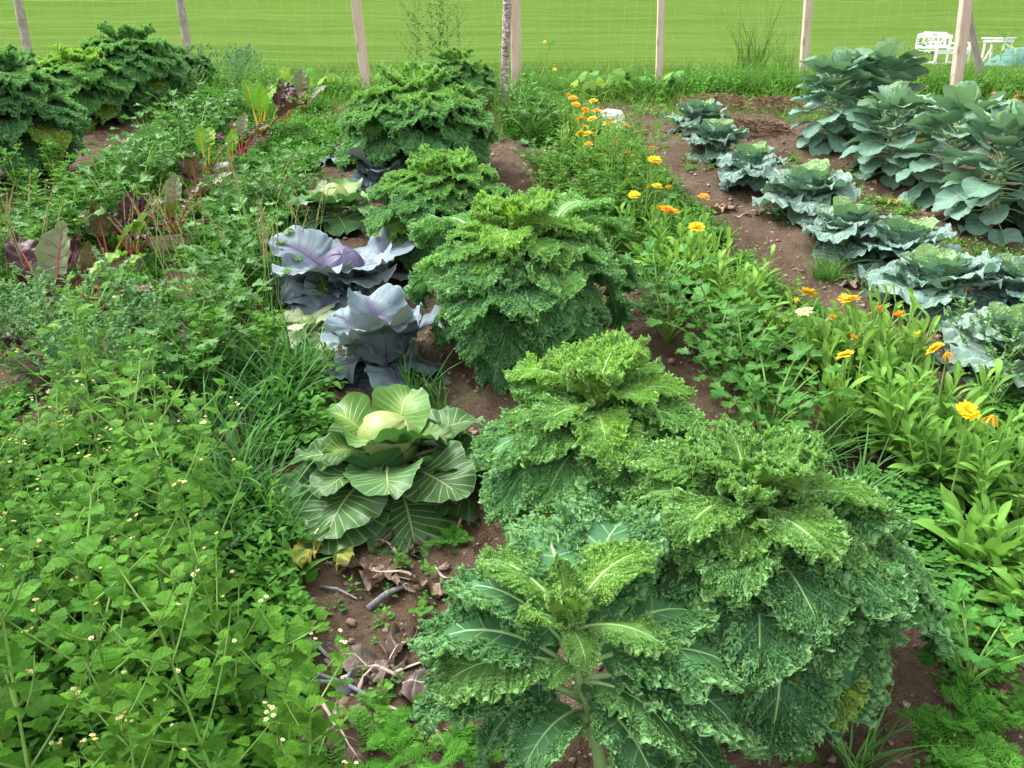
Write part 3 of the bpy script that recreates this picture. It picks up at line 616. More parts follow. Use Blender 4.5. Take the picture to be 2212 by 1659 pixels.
# ------------------------------------------------------------------ cabbages
C_OUT = ([0, .08, .25, .5, .75, .92, 1], [.30, .62, .92, 1.08, 1.0, .75, .5])
def cab_proto(i, kind, mats, ruff=1.0, L=0.27, W=0.108, blister=0.0):
    r = np.random.RandomState(300 + i)
    b = {'outer': (0.0, -0.75 - .5 * r.rand(), 1.3), 'mid': (0.0, -0.55 - .35 * r.rand(), 1.4), 'inner': (0.0, 0.15 + 0.3 * r.rand(), 1.0), 'flare': (0.25, -1.7, 2.0)}[kind]
    cup = {'outer': -0.05, 'mid': 0.12, 'inner': 0.38, 'flare': 0.35}[kind]
    k = {'outer': 1.0, 'mid': 0.8, 'inner': 0.35, 'flare': 0.75}[kind] * ruff
    return proto_mesh('cabbage_leaf', fan_leaf(46, 9, L, W, C_OUT, r, pet=0.03, pr=0.0085, bend=b, cup=cup, psi0=1.6, psip=3.2, mid=0.86, ruff=((0.026 * k, 3, 1.3), (0.014 * k, 8, 1.8), (0.007 * k, 17, 2.6)), rag=0.10 if kind != 'inner' else 0.04,
                                            lat=(r.rand() - .5) * .2, blister=(blister, 0.022), tooth=(31, 0.03)), mats)
def head_mesh(rad, mats, r, flat=0.92):
    mb = MB()
    for k, (off, cut) in enumerate(((0.0, 1.0), (0.035, 0.72), (0.06, 0.5))):
        nu, nv = 26, 36
        u = np.linspace(0.04, np.pi * (0.98 if k == 0 else cut * 0.62), nu); v = np.linspace(0, 2 * np.pi, nv) if k == 0 else np.linspace(-1.3, 1.4, nv) + k * 2.2
        U, Vv = np.meshgrid(u, v, indexing='ij')
        rr = rad * (1 + off + 0.02 * np.sin(Vv * 3 + 2 * U) + (0.02 * np.sin(5 * Vv)) * (k > 0))
        tilt = 0.0 if k == 0 else 0.5
        x = rr * np.sin(U) * np.cos(Vv); y = rr * np.sin(U) * np.sin(Vv); z = rr * np.cos(U) * flat
        P = np.stack([x, y * math.cos(tilt) - z * math.sin(tilt), y * math.sin(tilt) + z * math.cos(tilt)], -1)
        A = np.stack([np.broadcast_to((Vv / 6.28) % 1.0, U.shape), np.full(U.shape, 0.4), U / np.pi], -1)
        mb.add(P, gridF(nu, nv), A, 0.5)
    return mb.mesh('cabbage_head', mats)
GREEN = {k: [cab_proto(i + j * 10, k, [M_CABIN if k in ('inner', 'flare') else M_CAB, M_HEAD], 1.0) for i in range(n)] for j, (k, n) in enumerate((('outer', 4), ('mid', 4), ('inner', 2), ('flare', 3)))}
GREEN['wrap'] = [cab_proto(7, 'inner', [M_CAB, M_CAB], 0.8, 0.19, 0.125)]
REDS = {k: [cab_proto(i + j * 10 + 50, k, [M_RED, M_RED], 1.25, 0.26, 0.125, 0.008) for i in range(n)] for j, (k, n) in enumerate((('outer', 4), ('mid', 4), ('inner', 2), ('flare', 3)))}
REDS['wrap'] = [cab_proto(8, 'inner', [M_RED, M_REDHEAD], 0.8, 0.19, 0.125)]
SAVOY = {k: [cab_proto(i + j * 10 + 100, k, [M_SAVIN if k == 'inner' else M_SAVOY, M_SAVIN], 1.25, 0.235, 0.118, 0.022) for i in range(n)] for j, (k, n) in enumerate((('outer', 4), ('mid', 4), ('inner', 3), ('flare', 3)))}
def cabbage(p, rings, protos, seed, label, cat, group, head=None, name='cabbage', stemmat=None, hz=0.13):
    r = np.random.RandomState(seed); root = thing(name, label, cat, p, 0, group)
    mb = MB(); mb.add(*tube(np.array([[0, 0, -.03], [0, 0, hz * .5], [0, 0, hz * .9]]), [0.02, 0.019, 0.014], 8)); mb.obj('stalk', stemmat or M_KSTEM, root)
    if head:
        h = link('head', head_mesh(head[0], head[1], r), root, (0, 0, hz)); h.rotation_euler = (0.15, 0.1, r.rand() * 6)
    for (kind, n, el, z, sc, a0, col) in rings:
        for i in range(n):
            az = a0 + 2 * np.pi * i / n + (r.rand() - .5) * (0.5 if n > 2 else 0.05)
            pm = protos[kind][r.randint(len(protos[kind]))]
            rad = {'inner': 0.03, 'flare': 0.035, 'wrap': 0.075}.get(kind, 0.016)
            put_leaf('leaf', pm, root, (rad * math.sin(az), rad * math.cos(az), z + (r.rand() - .5) * .01), az, el + (r.rand() - .5) * .36, (r.rand() - .5) * .5, sc * (0.82 + .3 * r.rand()),
                     tuple(np.array(col) * (0.85 + .3 * r.rand())))
    return root
W1 = (1, 1, 1)
g1 = cabbage(gp_h(838, 962, 0.12), [('outer', 8, 0.0, 0.04, 1.15, 0.2, (0.8, 0.85, 0.85)), ('outer', 9, 0.12, 0.05, 1.2, 0.6, (0.95, 1, 0.95)), ('mid', 8, 0.35, 0.06, 1.0, 0.1, W1), ('flare', 4, 1.05, 0.05, 0.78, -1.2, (0.9, 0.95, 0.85)), ('flare', 3, 0.75, 0.06, 0.72, 1.9, (0.9, 0.95, 0.85)), ('wrap', 1, 0.85, 0.04, 0.58, 3.25, (0.7, 0.8, 0.7))],
             GREEN, 5, 'large green cabbage with a round pale head in its open leaves', 'cabbage', 'headed green cabbages', (0.088, M_HEAD), 'green_cabbage', hz=0.125)
cabbage(gp_h(722, 428, 0.13), [('outer', 7, 0.2, 0.06, 0.95, 0.2, (1.3, 1.4, 1.5)), ('mid', 6, 0.55, 0.08, 0.8, 0.1, (1.3, 1.4, 1.5)), ('flare', 4, 0.7, 0.08, 0.7, 0.6, W1)], GREEN, 7,
        'smaller green cabbage half hidden by the broad domed kale', 'cabbage', 'headed green cabbages', (0.075, M_HEAD), 'green_cabbage', hz=0.14)
cabbage(gp_h(742, 575, 0.11), [('outer', 8, 0.0, 0.03, 1.0, 0.4, (0.75, 0.72, 0.8)), ('outer', 6, 0.25, 0.06, 1.15, -2.2, (1.1, 1.1, 1.1)), ('mid', 5, 0.75, 0.06, 1.15, -1.3, (1.2, 1.2, 1.22)), ('mid', 3, 0.35, 0.06, 0.9, 2.3, W1), ('flare', 2, 0.8, 0.06, 0.7, -0.9, W1)], REDS, 9,
        'big silvery red cabbage with a dark purple head', 'cabbage', 'red cabbages', (0.09, M_REDHEAD), 'red_cabbage', hz=0.125)
cabbage(gp_h(826, 712, 0.15), [('outer', 6, -0.05, 0.03, 0.85, 0.4, (0.6, 0.62, 0.68)), ('outer', 4, 0.1, 0.06, 0.95, 2.9, (1.0, 1.05, 1.05)), ('mid', 5, 0.95, 0.07, 0.98, -1.0, (1.05, 1.1, 1.08)), ('flare', 2, 1.1, 0.07, 0.85, -0.6, (1.0, 1.05, 1.05)), ('wrap', 1, 1.15, 0.06, 0.7, 2.9, (0.7, 0.75, 0.75))], REDS, 11,
        'open rosette red cabbage with bluish outer leaves, next to the pale cut stump', 'cabbage', 'red cabbages', (0.072, M_REDHEAD), 'red_cabbage', hz=0.15)
cabbage(gp_h(828, 372, 0.10), [('outer', 5, 0.3, 0.06, 0.8, 0.4, (1.1, 1.1, 1.15)), ('mid', 5, 0.8, 0.08, 0.8, 0.4, W1)], REDS, 13, 'red cabbage mostly buried under the broad domed kale', 'cabbage', 'red cabbages', (0.06, M_REDHEAD), 'red_cabbage', hz=0.12)
cabbage(gp_h(742, 328, 0.06), [('outer', 5, 0.3, 0.03, 0.55, 0.4, (1.1, 1.1, 1.15)), ('mid', 3, 0.8, 0.05, 0.5, 0.4, W1)], REDS, 15, 'small red cabbage with curled lilac leaves on bare soil', 'cabbage', 'red cabbages', (0.04, M_REDHEAD), 'red_cabbage', hz=0.06)
PALE = {k: [cab_proto(i + 170 + j * 5, k, [M_PALE, M_PALE], 0.6) for i in range(2)] for j, k in enumerate(('outer', 'mid'))}
cabbage(GP(668, 712), [('outer', 6, 0.15, 0.03, 0.72, 0.4, W1), ('mid', 4, 0.35, 0.06, 0.5, 0.2, (1.1, 1.1, 1.05))], PALE, 17, 'cut cabbage stump with pale flattened leaves', 'cabbage', None, (0.035, M_HEAD), 'cut_cabbage', hz=0.055)

# savoy row
GS = 'savoy cabbages in a row'
def savoy(px, py, sc, seed, label, tone=W1, hz=0.12, n=(5, 6, 6)):
    t = np.array(tone); q = np.random.RandomState(seed).rand(6)
    cabbage(gp_h(px, py, 0.1 * sc), [('outer', n[0], 0.0 + .2 * q[0], 0.04, 1.05 * sc, seed * .7, t * 0.82), ('outer', n[1], 0.5 + .2 * q[1], 0.07, 1.05 * sc, seed * .3, t), ('mid', n[2], 0.72 + .2 * q[2], 0.08, 0.92 * sc, seed * .9, t * 1.08), ('flare', 4, 1.05, 0.10, 0.66 * sc, seed, t * np.array((1.15, 1.2, 0.95))),
                                   ('inner', 5, 0.85 + .2 * q[3], 0.135, 0.56 * sc, seed * .5, (1.15, 1.1, 0.85))], SAVOY, seed, label, 'savoy cabbage', GS, None, 'savoy_cabbage', hz=hz)
savoy(1508, 268, 0.75, 61, 'farthest savoy in the row, beside the straw heap')
savoy(1546, 318, 0.74, 62, 'second savoy from the straw heap, with frilly pale heart')
savoy(1620, 368, 0.78, 63, 'dark savoy tucked behind the biggest savoy', (0.9, 0.95, 1.0))
savoy(1745, 420, 1.08, 64, 'biggest savoy with a bright open heart')
savoy(1825, 505, 0.76, 65, 'flattened savoy with drooping leaves, in front of the biggest savoy', (0.95, 1, 1))
savoy(1955, 540, 0.8, 66, 'savoy leaning behind the compact one, facing the tallest sprout stalks', (0.95, 1.0, 1.05))
savoy(2015, 625, 0.9, 67, 'compact savoy with small cupped heart leaves by the orange flowers', (0.95, 1.02, 1.0))
savoy(2215, 640, 0.8, 68, 'blue grey savoy cut off by the picture edge', (0.85, 0.92, 1.05))
savoy(2190, 770, 0.98, 69, 'pale silvery savoy overgrown with wispy weeds', (1.3, 1.25, 1.2))

# ------------------------------------------------------------------ brussels sprouts
S_OUT = ([0, .08, .3, .55, .8, .94, 1], [.35, .72, 1.0, 1.05, .92, .68, .45])
def sp_proto(i, cup, L, W, pet, b):
    r = np.random.RandomState(500 + i)
    return proto_mesh('sprout_leaf', fan_leaf(26, 6, L, W, S_OUT, r, pet=pet, pr=0.0048, bend=b, cup=cup, psi0=1.85, psip=1.5, mid=0.7, ruff=((0.006, 4, 1.5), (0.0035, 9, 2)), lat=(r.rand() - .5) * .2), [M_SPROUT, M_SPSTEM])
SPR = {'low': [sp_proto(i, 0.15, 0.125, 0.064, 0.13, (0, -0.7 - .2 * i, 1.5)) for i in range(4)], 'up': [sp_proto(i + 10, 0.28, 0.125, 0.066, 0.115, (0, -0.35 - .2 * i, 1.6)) for i in range(4)], 'top': [sp_proto(i + 20, 0.6, 0.10, 0.058, 0.035, (0, 0.5, 1)) for i in range(3)]}
GB = 'brussels sprout plants'
def sprouts(p, H, n, sc, seed, label, lean=(0, 0), tone=W1):
    r = np.random.RandomState(seed); root = thing('brussels_sprout_plant', label, 'sprout plant', p, 0, GB)
    sp = np.array([[lean[0] * H * t ** 1.2, lean[1] * H * t ** 1.2, H * t - .03 * (t == 0)] for t in np.linspace(0, 1, 9)])
    mb = MB(); mb.add(*tube(sp, np.linspace(0.022, 0.012, 9), 10)); mb.obj('stem', M_SPSTEM, root)
    lp = lump_proto(6); mb = MB(); Ms = []
    for k in range(34):
        t = 0.12 + 0.6 * k / 34; az = k * 2.4; b = np.array([np.interp(t, np.linspace(0, 1, 9), sp[:, j]) for j in range(3)]); q = 0.012 + 0.005 * r.rand()
        m = np.eye(4) * q; m[3, 3] = 1; m[:3, 3] = b + np.array([math.sin(az), math.cos(az), 0]) * 0.026; Ms.append(m)
    mb.scatter(lp, Ms, r.rand(len(Ms))); o = mb.obj('sprout_buds', M_SPSTEM, root); tag(o, kind='stuff')
    for i in range(n):
        t = (i + .5) / n; hh = 0.12 + 0.88 * t; b = np.array([np.interp(hh, np.linspace(0, 1, 9), sp[:, k]) for k in range(3)])
        az = seed + i * 2.39996 + (r.rand() - .5) * .5
        kind = 'low' if t < .42 else ('up' if t < .88 else 'top')
        el = float(np.interp(t, [0, .4, .45, .8, .85, 1], [-0.25, 0.35, 0.4, 0.8, 0.75, 1.15])) + (r.rand() - .5) * .3
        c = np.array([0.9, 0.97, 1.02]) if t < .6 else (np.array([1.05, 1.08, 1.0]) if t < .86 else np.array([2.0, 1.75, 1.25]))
        s = sc * float(np.interp(t, [0, .25, .8, 1], [.85, 1.1, 1.05, .95])) * (0.85 + .3 * r.rand())
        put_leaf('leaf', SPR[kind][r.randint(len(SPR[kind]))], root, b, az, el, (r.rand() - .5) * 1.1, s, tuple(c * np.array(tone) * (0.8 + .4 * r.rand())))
    return root
sprouts(GP(1795, 322), 0.44, 84, 1.05, 71, 'dark dense sprout plant at the corner nearest the straw heap', (-.03, 0.05), (0.9, 0.95, 1))
sprouts(GP(1888, 318), 0.50, 84, 1.05, 73, 'tallest sprout plant with a lime green tip, in front of the white bench', (0, .05))
sprouts(GP(1920, 385), 0.40, 80, 1.0, 75, 'sprout plant with a pale knobbly stalk and yellowing lower leaves', (0, .05))
sprouts(GP(2045, 440), 0.50, 80, 1.05, 77, 'sprout plant with upright folded leaves below the leaning post', (.02, .05), (1.0, 1.03, 1))
sprouts(GP(2130, 505), 0.46, 80, 1.05, 79, 'sprout plant on a crooked exposed stalk over bare soil', (.06, .05))
sprouts(GP(2260, 500), 0.50, 80, 1.05, 81, 'big leaved sprout plant cut off by the picture edge', (0, .05), (1.05, 1.08, 1.05))

# ------------------------------------------------------------------ small leafy plants: shapes shared by their copies
def spread(n, seed):
    return np.random.RandomState(seed)
def along(P, t):
    k = np.linspace(0, 1, len(P)); return np.array([np.interp(t, k, P[:, j]) for j in range(3)])
# galinsoga
GAL_OUT = ([0, .1, .3, .55, .8, 1], [.25, .88, 1.0, .70, .32, .02])
_g = np.random.RandomState(71)
GAL_LEAF = [fan_leaf(29, 2, 0.066, 0.0235, GAL_OUT, _g, pet=0.012, pr=0.0, bend=(0.3, -0.8 - .7 * i / 3, 1.2), cup=0.3 - .16 * i, psi0=1.55, psip=2.6, mid=0.96, tooth=(7, 0.2), ruff=((0.0025, 3, 1),)) for i in range(4)]
def gal_shape(seed, L=0.40, dense=1.0):
    r = np.random.RandomState(seed); fo, st, fl = MB(), MB(), []
    items = [[] for _ in GAL_LEAF]; rn = [[] for _ in GAL_LEAF]
    def leafpair(p, az, s, el):
        for k in (0, math.pi):
            i = r.randint(4); items[i].append(mat4(p, az + k + (r.rand() - .5) * .4, el + (r.rand() - .5) * .4, (r.rand() - .5) * .5, s * (0.85 + .3 * r.rand()))); rn[i].append(r.rand())
    def axis(p, az, el, LL, lev, rad):
        P, d = curve_pts(p, az, el, el + (0.25 if lev else 0.1) + (r.rand() - .5) * .3, LL, 7); st.add(*tube(P, np.linspace(rad, rad * .6, 7), 5))
        nn = 6 if lev == 0 else 3
        for k in range(nn):
            t = (k + 1) / nn if lev == 0 else 0.35 + 0.65 * k / (nn - 1); t = min(t, 0.99); pt = along(P, t)
            a = az + 1.57 * k + r.rand() * .5 + (0.8 if lev else 0)
            s = (1.35 - 0.75 * t) if lev == 0 else (0.95 - 0.45 * t); leafpair(pt, a, s * (1 if lev == 0 else .85), 0.35 if t < .8 else 0.55)
            if lev == 0 and k >= 1 and k < nn:
                for kk in (0, math.pi): 
                    if r.rand() < 0.85 * dense: axis(pt, a + 1.57 + kk, 0.75, LL * (0.52 - 0.05 * k) * (0.75 + .4 * r.rand()), 1, rad * .6)
        if True:
            for k in range(r.randint(1, 4)):
                Pf, _ = curve_pts(P[-1], r.rand() * 6.28, 0.7 + r.rand() * .6, 1.3, 0.012 + 0.022 * r.rand(), 3); st.add(*tube(Pf, [0.0008] * 3, 4)); fl.append(Pf[-1])
    axis(np.array([0, 0, -0.01]), r.rand() * 6.28, 1.40 + .15 * r.rand(), L, 0, 0.0034)
    for p_, M_, q_ in zip(GAL_LEAF, items, rn): fo.scatter(p_, M_, q_)
    return fo.mesh('foliage', [M_GAL, M_GAL]), st.mesh('stem', M_GSTEM), fl
def tiny_flower():
    mb = MB(); b = lump_proto(3); mb.add(b[0] * np.array([.0036, .0036, .003]), b[1], b[2], .5, 1)
    for k in range(5):
        a = k * 1.257; c, s = math.cos(a), math.sin(a); V = np.array([[.0018, -.0012, 0], [.0052, -.002, .0006], [.0052, .002, .0006], [.0018, .0012, 0]])
        mb.add(V @ np.array([[c, s, 0], [-s, c, 0], [0, 0, 1]]), [[0, 1, 2, 3]])
    return mb.mesh('flower_head', [M_WPETAL, M_GDISC])
GAL = [gal_shape(80 + i, 0.36 + 0.03 * i) for i in range(6)]
GAL_LOW = [gal_shape(95 + i, 0.22, 0.9) for i in range(3)]
TINY = tiny_flower()
def plant3(name, shape, p, rz, sc, label, cat, group, flower=None, tint=None, tilt=None, fname='flower_head', maxf=9):
    root = thing(name, label, cat, p, rz, group, sc)
    if tilt: root.rotation_euler = (tilt[0], tilt[1], rz)
    f = link('foliage', shape[0], root)
    if tint: f.color = (*tint, 1)
    if shape[1] is not None: link('stem', shape[1], root)
    if flower is not None:
        for k, q in enumerate(shape[2][:maxf]):
            o = link(fname, flower, root, q); o.rotation_euler = (0.3 * math.sin(k * 7), 0.3 * math.cos(k * 5), k); o.scale = (0.75,) * 3
    return root
rg = np.random.RandomState(301)
def in_px(p, h=0):
    d = Vector(p) + Vector((0, 0, h)) - Vector((0, 0, CAM_H)); f = d.y * CP - d.z * SP; up = d.y * SP + d.z * CP
    return 1106 + FPX * d.x / f, 829.5 - FPX * up / f
def spaced(poly, n, dmin, rng, h=0.0, tries=40):
    """well spaced plant positions inside an outline given in the photo's frame"""
    P = poly_pts(poly, n * tries, rng, h); keep = []
    for p in P:
        if all((p[0] - k[0]) ** 2 + (p[1] - k[1]) ** 2 > dmin * dmin for k in keep):
            keep.append(p)
            if len(keep) >= n: break
    return keep
LG = 'bushy weed with toothed leaves and tiny white and yellow flowers in the dense weed bed'
GG = 'flowering toothed leaf weeds filling the bed beside the cabbages'
for k, p in enumerate(spaced([(-150, 800), (330, 780), (410, 960), (400, 1060), (560, 1240), (640, 1480), (660, 1700), (-250, 1700)], 46, 0.13, rg, 0.30)):
    sc = 0.72 + 0.45 * rg.rand(); yy = in_px(p)[1]
    sh = GAL[rg.randint(6)]
    g = 0.82 + .3 * rg.rand(); plant3('flowering_weed', sh, p, rg.rand() * 6.28, sc, LG, 'weed', GG, TINY, (g * (0.95 + .2 * rg.rand()), g, g * .95), ((rg.rand() - .5) * .3, (rg.rand() - .5) * .3))
LG2 = 'small flowered weed growing through the marigold row'
for k, p in enumerate(spaced([(1150, 380), (1300, 330), (1420, 380), (1400, 470), (1300, 480), (1180, 430)], 22, 0.11, rg, 0.12)):
    plant3('flowering_weed', GAL_LOW[k % 3] if k % 2 else GAL[k % 6], p, rg.rand() * 6.28, 0.75 + .25 * rg.rand(), LG2, 'weed', 'small flowered weeds among the marigolds', TINY, (1.15, 1.05, .9))
LG3 = 'low broad leaved weed in the celeriac bed by the outer kale row'
for k, p in enumerate(spaced([(-60, 420), (130, 400), (190, 470), (150, 560), (-60, 620)], 16, 0.13, rg, 0.1)):
    plant3('flowering_weed', GAL_LOW[k % 3], p, rg.rand() * 6.28, 1.0 + .3 * rg.rand(), LG3, 'weed', 'broad leaved weeds below the dark outer kale', TINY, (1.05, 1.05, .95), None, maxf=8)
for k, (px, py, s) in enumerate([(560, 760, .6), (520, 700, .55), (600, 790, .6), (470, 800, .7), (700, 640, .35), (250, 450, .6), (255, 470, .5), (470, 650, .5), (960, 1480, .35)]):
    plant3('flowering_weed', GAL_LOW[k % 3] if k != 8 else GAL_LOW[1], GP(px, py, .05), k, s * 1.6, 'young leafy weed growing alone between the crops', 'weed', 'young weeds growing singly', TINY, (1.1, 1.1, .9), None, maxf=6)

# celeriac / celery
_c = np.random.RandomState(73)
CEL_LEAF = [fan_leaf(19, 2, 0.046, 0.030, ([0, .1, .35, .7, 1], [.12, .45, .95, 1.05, .55]), _c, pet=0.008, bend=(0.1, -0.5 - .3 * i, 1), cup=0.2, psi0=1.35, psip=1.2, mid=0.55, lobes=(7, 0.34, 3.1), ruff=((0.004, 5, 1.2),)) for i in range(3)]
def cel_shape(seed, n=13, L=0.21):
    r = np.random.RandomState(seed); fo, st = MB(), MB(); items = [[] for _ in CEL_LEAF]; rn = [[] for _ in CEL_LEAF]
    for i in range(n):
        t = (i + .5) / n; az = i * 2.4 + r.rand() * .6; e0 = 0.85 + 0.6 * t; LL = L * (0.75 + .45 * r.rand())
        P, d = curve_pts((0, 0, 0.0), az, e0 + .1, e0 - 0.45 + (r.rand() - .5) * .3, LL, 6); st.add(*tube(P, np.linspace(0.0042, 0.002, 6), 5))
        q = r.rand() * 0.7 + (0.3 if i == 3 else 0)
        for (tt, side) in ((0.62, 1), (0.62, -1), (0.82, 1), (0.82, -1), (1.0, 0)):
            p = along(P, tt); a = az + side * 1.15; k = r.randint(3)
            items[k].append(mat4(p, a, (0.25 if side else e0 - 0.75) + (r.rand() - .5) * .5, (r.rand() - .5) * .9, (0.85 if side else 1.15) * (0.8 + .4 * r.rand()))); rn[k].append(min(1, q + .3 * r.rand()))
    for p_, M_, q_ in zip(CEL_LEAF, items, rn): fo.scatter(p_, M_, q_)
    return fo.mesh('foliage', [M_CEL, M_CEL]), st.mesh('stem', M_GSTEM), []
CEL = [cel_shape(120 + i, 11 + 2 * i) for i in range(4)]
GC = 'celeriac plants with glossy lobed leaves'
cel_rows = [
    ('celeriac with glossy lobed leaves in the narrow strip between kale and marigolds', 'celeriac between kale and marigolds', [(1120, 265, 1.35), (1145, 300, 1.2), (1165, 390, .9), (1330, 470, 1.0), (1380, 520, 1.0), (1310, 560, .9), (1420, 680, 1.15), (1440, 740, 1.1), (1545, 780, 1.2), (1600, 850, 1.1), (1560, 860, 1.0), (1660, 960, 1.2), (1640, 1010, 1.0), (1350, 500, .9)]),
    ('celeriac in the weedy strip between the red chard and the cabbages', 'celeriac beside the cabbages', [(640, 385, .9), (600, 405, 1.0), (590, 470, 1.2), (620, 500, 1.0), (540, 480, 1.1), (545, 560, 1.2), (500, 640, 1.2), (560, 620, 1.1), (490, 720, 1.2), (420, 800, 1.15), (440, 850, 1.2), (380, 870, 1.2), (520, 540, 1.0), (660, 440, .9)]),
    ('celeriac standing in a row between the outer kale and the chard', 'celeriac beside the outer kale row', [(255, 500, 1.25), (310, 430, 1.3), (350, 400, 1.2), (390, 350, 1.1), (430, 320, 1.2), (300, 390, 1.2), (200, 520, 1.1), (150, 560, 1.2), (60, 590, 1.2), (10, 620, 1.1), (470, 290, 1.1), (480, 270, 1.1), (430, 270, 1.1), (380, 290, 1.2), (520, 255, 1.1), (230, 440, 1.1), (110, 520, 1.1), (330, 330, 1.1)])]
for lab, grp, L in cel_rows:
    for k, (px, py, s) in enumerate(L):
        g = 0.85 + .3 * rg.rand(); plant3('celeriac_plant', CEL[rg.randint(4)], GP(px, py), rg.rand() * 6.28, s, lab, 'celeriac', grp, None, (g * (1 + .25 * rg.rand()), g, g))
for k, (px, py) in enumerate([(578, 548), (505, 690), (560, 610), (130, 548), (430, 300), (1165, 250), (1180, 385)]):
    plant3('celeriac_plant', CEL[k % 4], GP(px, py), k, .62, 'celeriac with yellowing leaves among the green ones', 'celeriac', 'yellowing celeriac plants', None, (3.2, 1.75, .6))
plant3('celeriac_plant', CEL[0], GP(2085, 1500), 1.0, 0.85, 'celeriac beside the feathery weeds, beyond the sprawling kale', 'celeriac', None, None, (1.1, 1.1, 1))
plant3('celeriac_plant', CEL[2], GP(60, 1330, .1), 2.0, 1.1, 'dark celeriac swamped by the flowering weed bed', 'celeriac', None, None, (.75, .8, .8))

# pot marigolds
CAL_OUT = ([0, .2, .45, .7, .88, 1], [.28, .42, .8, 1.05, .85, .3])
_m = np.random.RandomState(75)
CAL_LEAF = [fan_leaf(11, 2, 0.105, 0.0165, CAL_OUT, _m, pet=0.0, pr=0.0, bend=(0.15, [-0.9, -0.5, -1.3, 0.2][i], 1.3), cup=[0.1, .35, 0.05, .4][i], psi0=1.3, psip=2.2, mid=0.93, ruff=((0.003, 3, 1),)) for i in range(4)]
def cal_shape(seed, nst=9, H=0.20, rosette=10, spreadr=0.05, big=1.0):
    r = np.random.RandomState(seed); fo, st = MB(), MB(); items = [[] for _ in CAL_LEAF]; rn = [[] for _ in CAL_LEAF]
    def leaf(p, az, el, s):
        k = r.randint(4); items[k].append(mat4(p, az, el, (r.rand() - .5) * .7, s * (.8 + .4 * r.rand()))); rn[k].append(r.rand())
    for i in range(nst):
        a = r.rand() * 6.28; d = spreadr * math.sqrt(r.rand()); p0 = np.array([d * math.cos(a), d * math.sin(a), 0]); az = math.atan2(p0[0], p0[1]) + (r.rand() - .5)
        P, dd = curve_pts(p0, az, 1.0 + .4 * r.rand(), 1.35, H * (.7 + .5 * r.rand()), 6); st.add(*tube(P, np.linspace(0.0036, 0.0022, 6), 5))
        nl = 13
        for j in range(nl):
            t = (j + .5) / nl; leaf(along(P, t), j * 2.4 + r.rand(), 0.35 + 0.75 * t, (1.05 - 0.5 * t) * big)
    for i in range(rosette): leaf(np.array([(r.rand() - .5) * spreadr, (r.rand() - .5) * spreadr, 0.01]), i * 2.4, 0.25 + 0.6 * r.rand(), 1.35 * big)
    for p_, M_, q_ in zip(CAL_LEAF, items, rn): fo.scatter(p_, M_, q_)
    return fo.mesh('foliage', [M_CAL, M_CAL]), st.mesh('stem', M_GSTEM), []
CALB = [cal_shape(140 + i, 10 + i, 0.21, 10, 0.08) for i in range(4)]
CALR = [cal_shape(150 + i, 5, 0.09, 16, 0.04, 1.15) for i in range(3)]
def flower_mesh(seed, mat, npet=24, L=0.024, layers=2, curl=0.1):
    r = np.random.RandomState(seed); mb = MB()
    for ly in range(layers):
        for k in range(npet - 5 * ly):
            a = 2 * np.pi * (k + .5 * ly) / (npet - 5 * ly) + (r.rand() - .5) * .12; l = L * (1 - .22 * ly) * (.88 + .24 * r.rand()); e = 0.12 + .32 * ly + (r.rand() - .5) * .25
            t = np.array([.16, .4, .72, .95, 1.0]); w = np.array([.0012, .0024, .0029, .0022, .0006]) * (L / .024); z = np.sin(e) * t * l - curl * l * t ** 2.5
            x = np.cos(e) * t * l; V = np.stack([np.stack([x, -w, z + .0005 * ly], -1), np.stack([x, w, z + .0005 * ly], -1)], 1).reshape(-1, 3)
            c, s = math.cos(a), math.sin(a); A = np.zeros((5, 2, 3)); A[..., 0] = t[:, None]
            mb.add(V @ np.array([[c, s, 0], [-s, c, 0], [0, 0, 1]]), gridF(5, 2), A, r.rand())
    return mb.mesh('flower', mat, False)
def disc_mesh(rad):
    mb = MB(); b = lump_proto(6); mb.add(b[0] * np.array([rad, rad, rad * .55]), b[1], b[2]); return mb.mesh('disc', M_DISC)
FLW = {'o': [flower_mesh(1, M_ORANGE), flower_mesh(2, M_ORANGE, 26, .022, 3)], 'y': [flower_mesh(3, M_YPETAL, 24), flower_mesh(4, M_YPETAL, 26, .023, 3)], 'p': [flower_mesh(5, M_LEMON, 15, .026, 1)],
       'r': [flower_mesh(6, M_REDP, 16, .012, 2, .5)], 'w': [flower_mesh(7, M_ORANGE, 9, .022, 1, 1.1)], 's': [flower_mesh(8, M_ORANGE, 18, .012, 3, -.5)], 'b': [flower_mesh(9, M_YPETAL, 14, .010, 2, -.9)], 'z': [flower_mesh(10, M_PINK, 18, .022, 2)], 'm': [flower_mesh(11, M_YPETAL, 9, .006, 1)]}
DISC = {'n': disc_mesh(.0062), 's': disc_mesh(.004)}
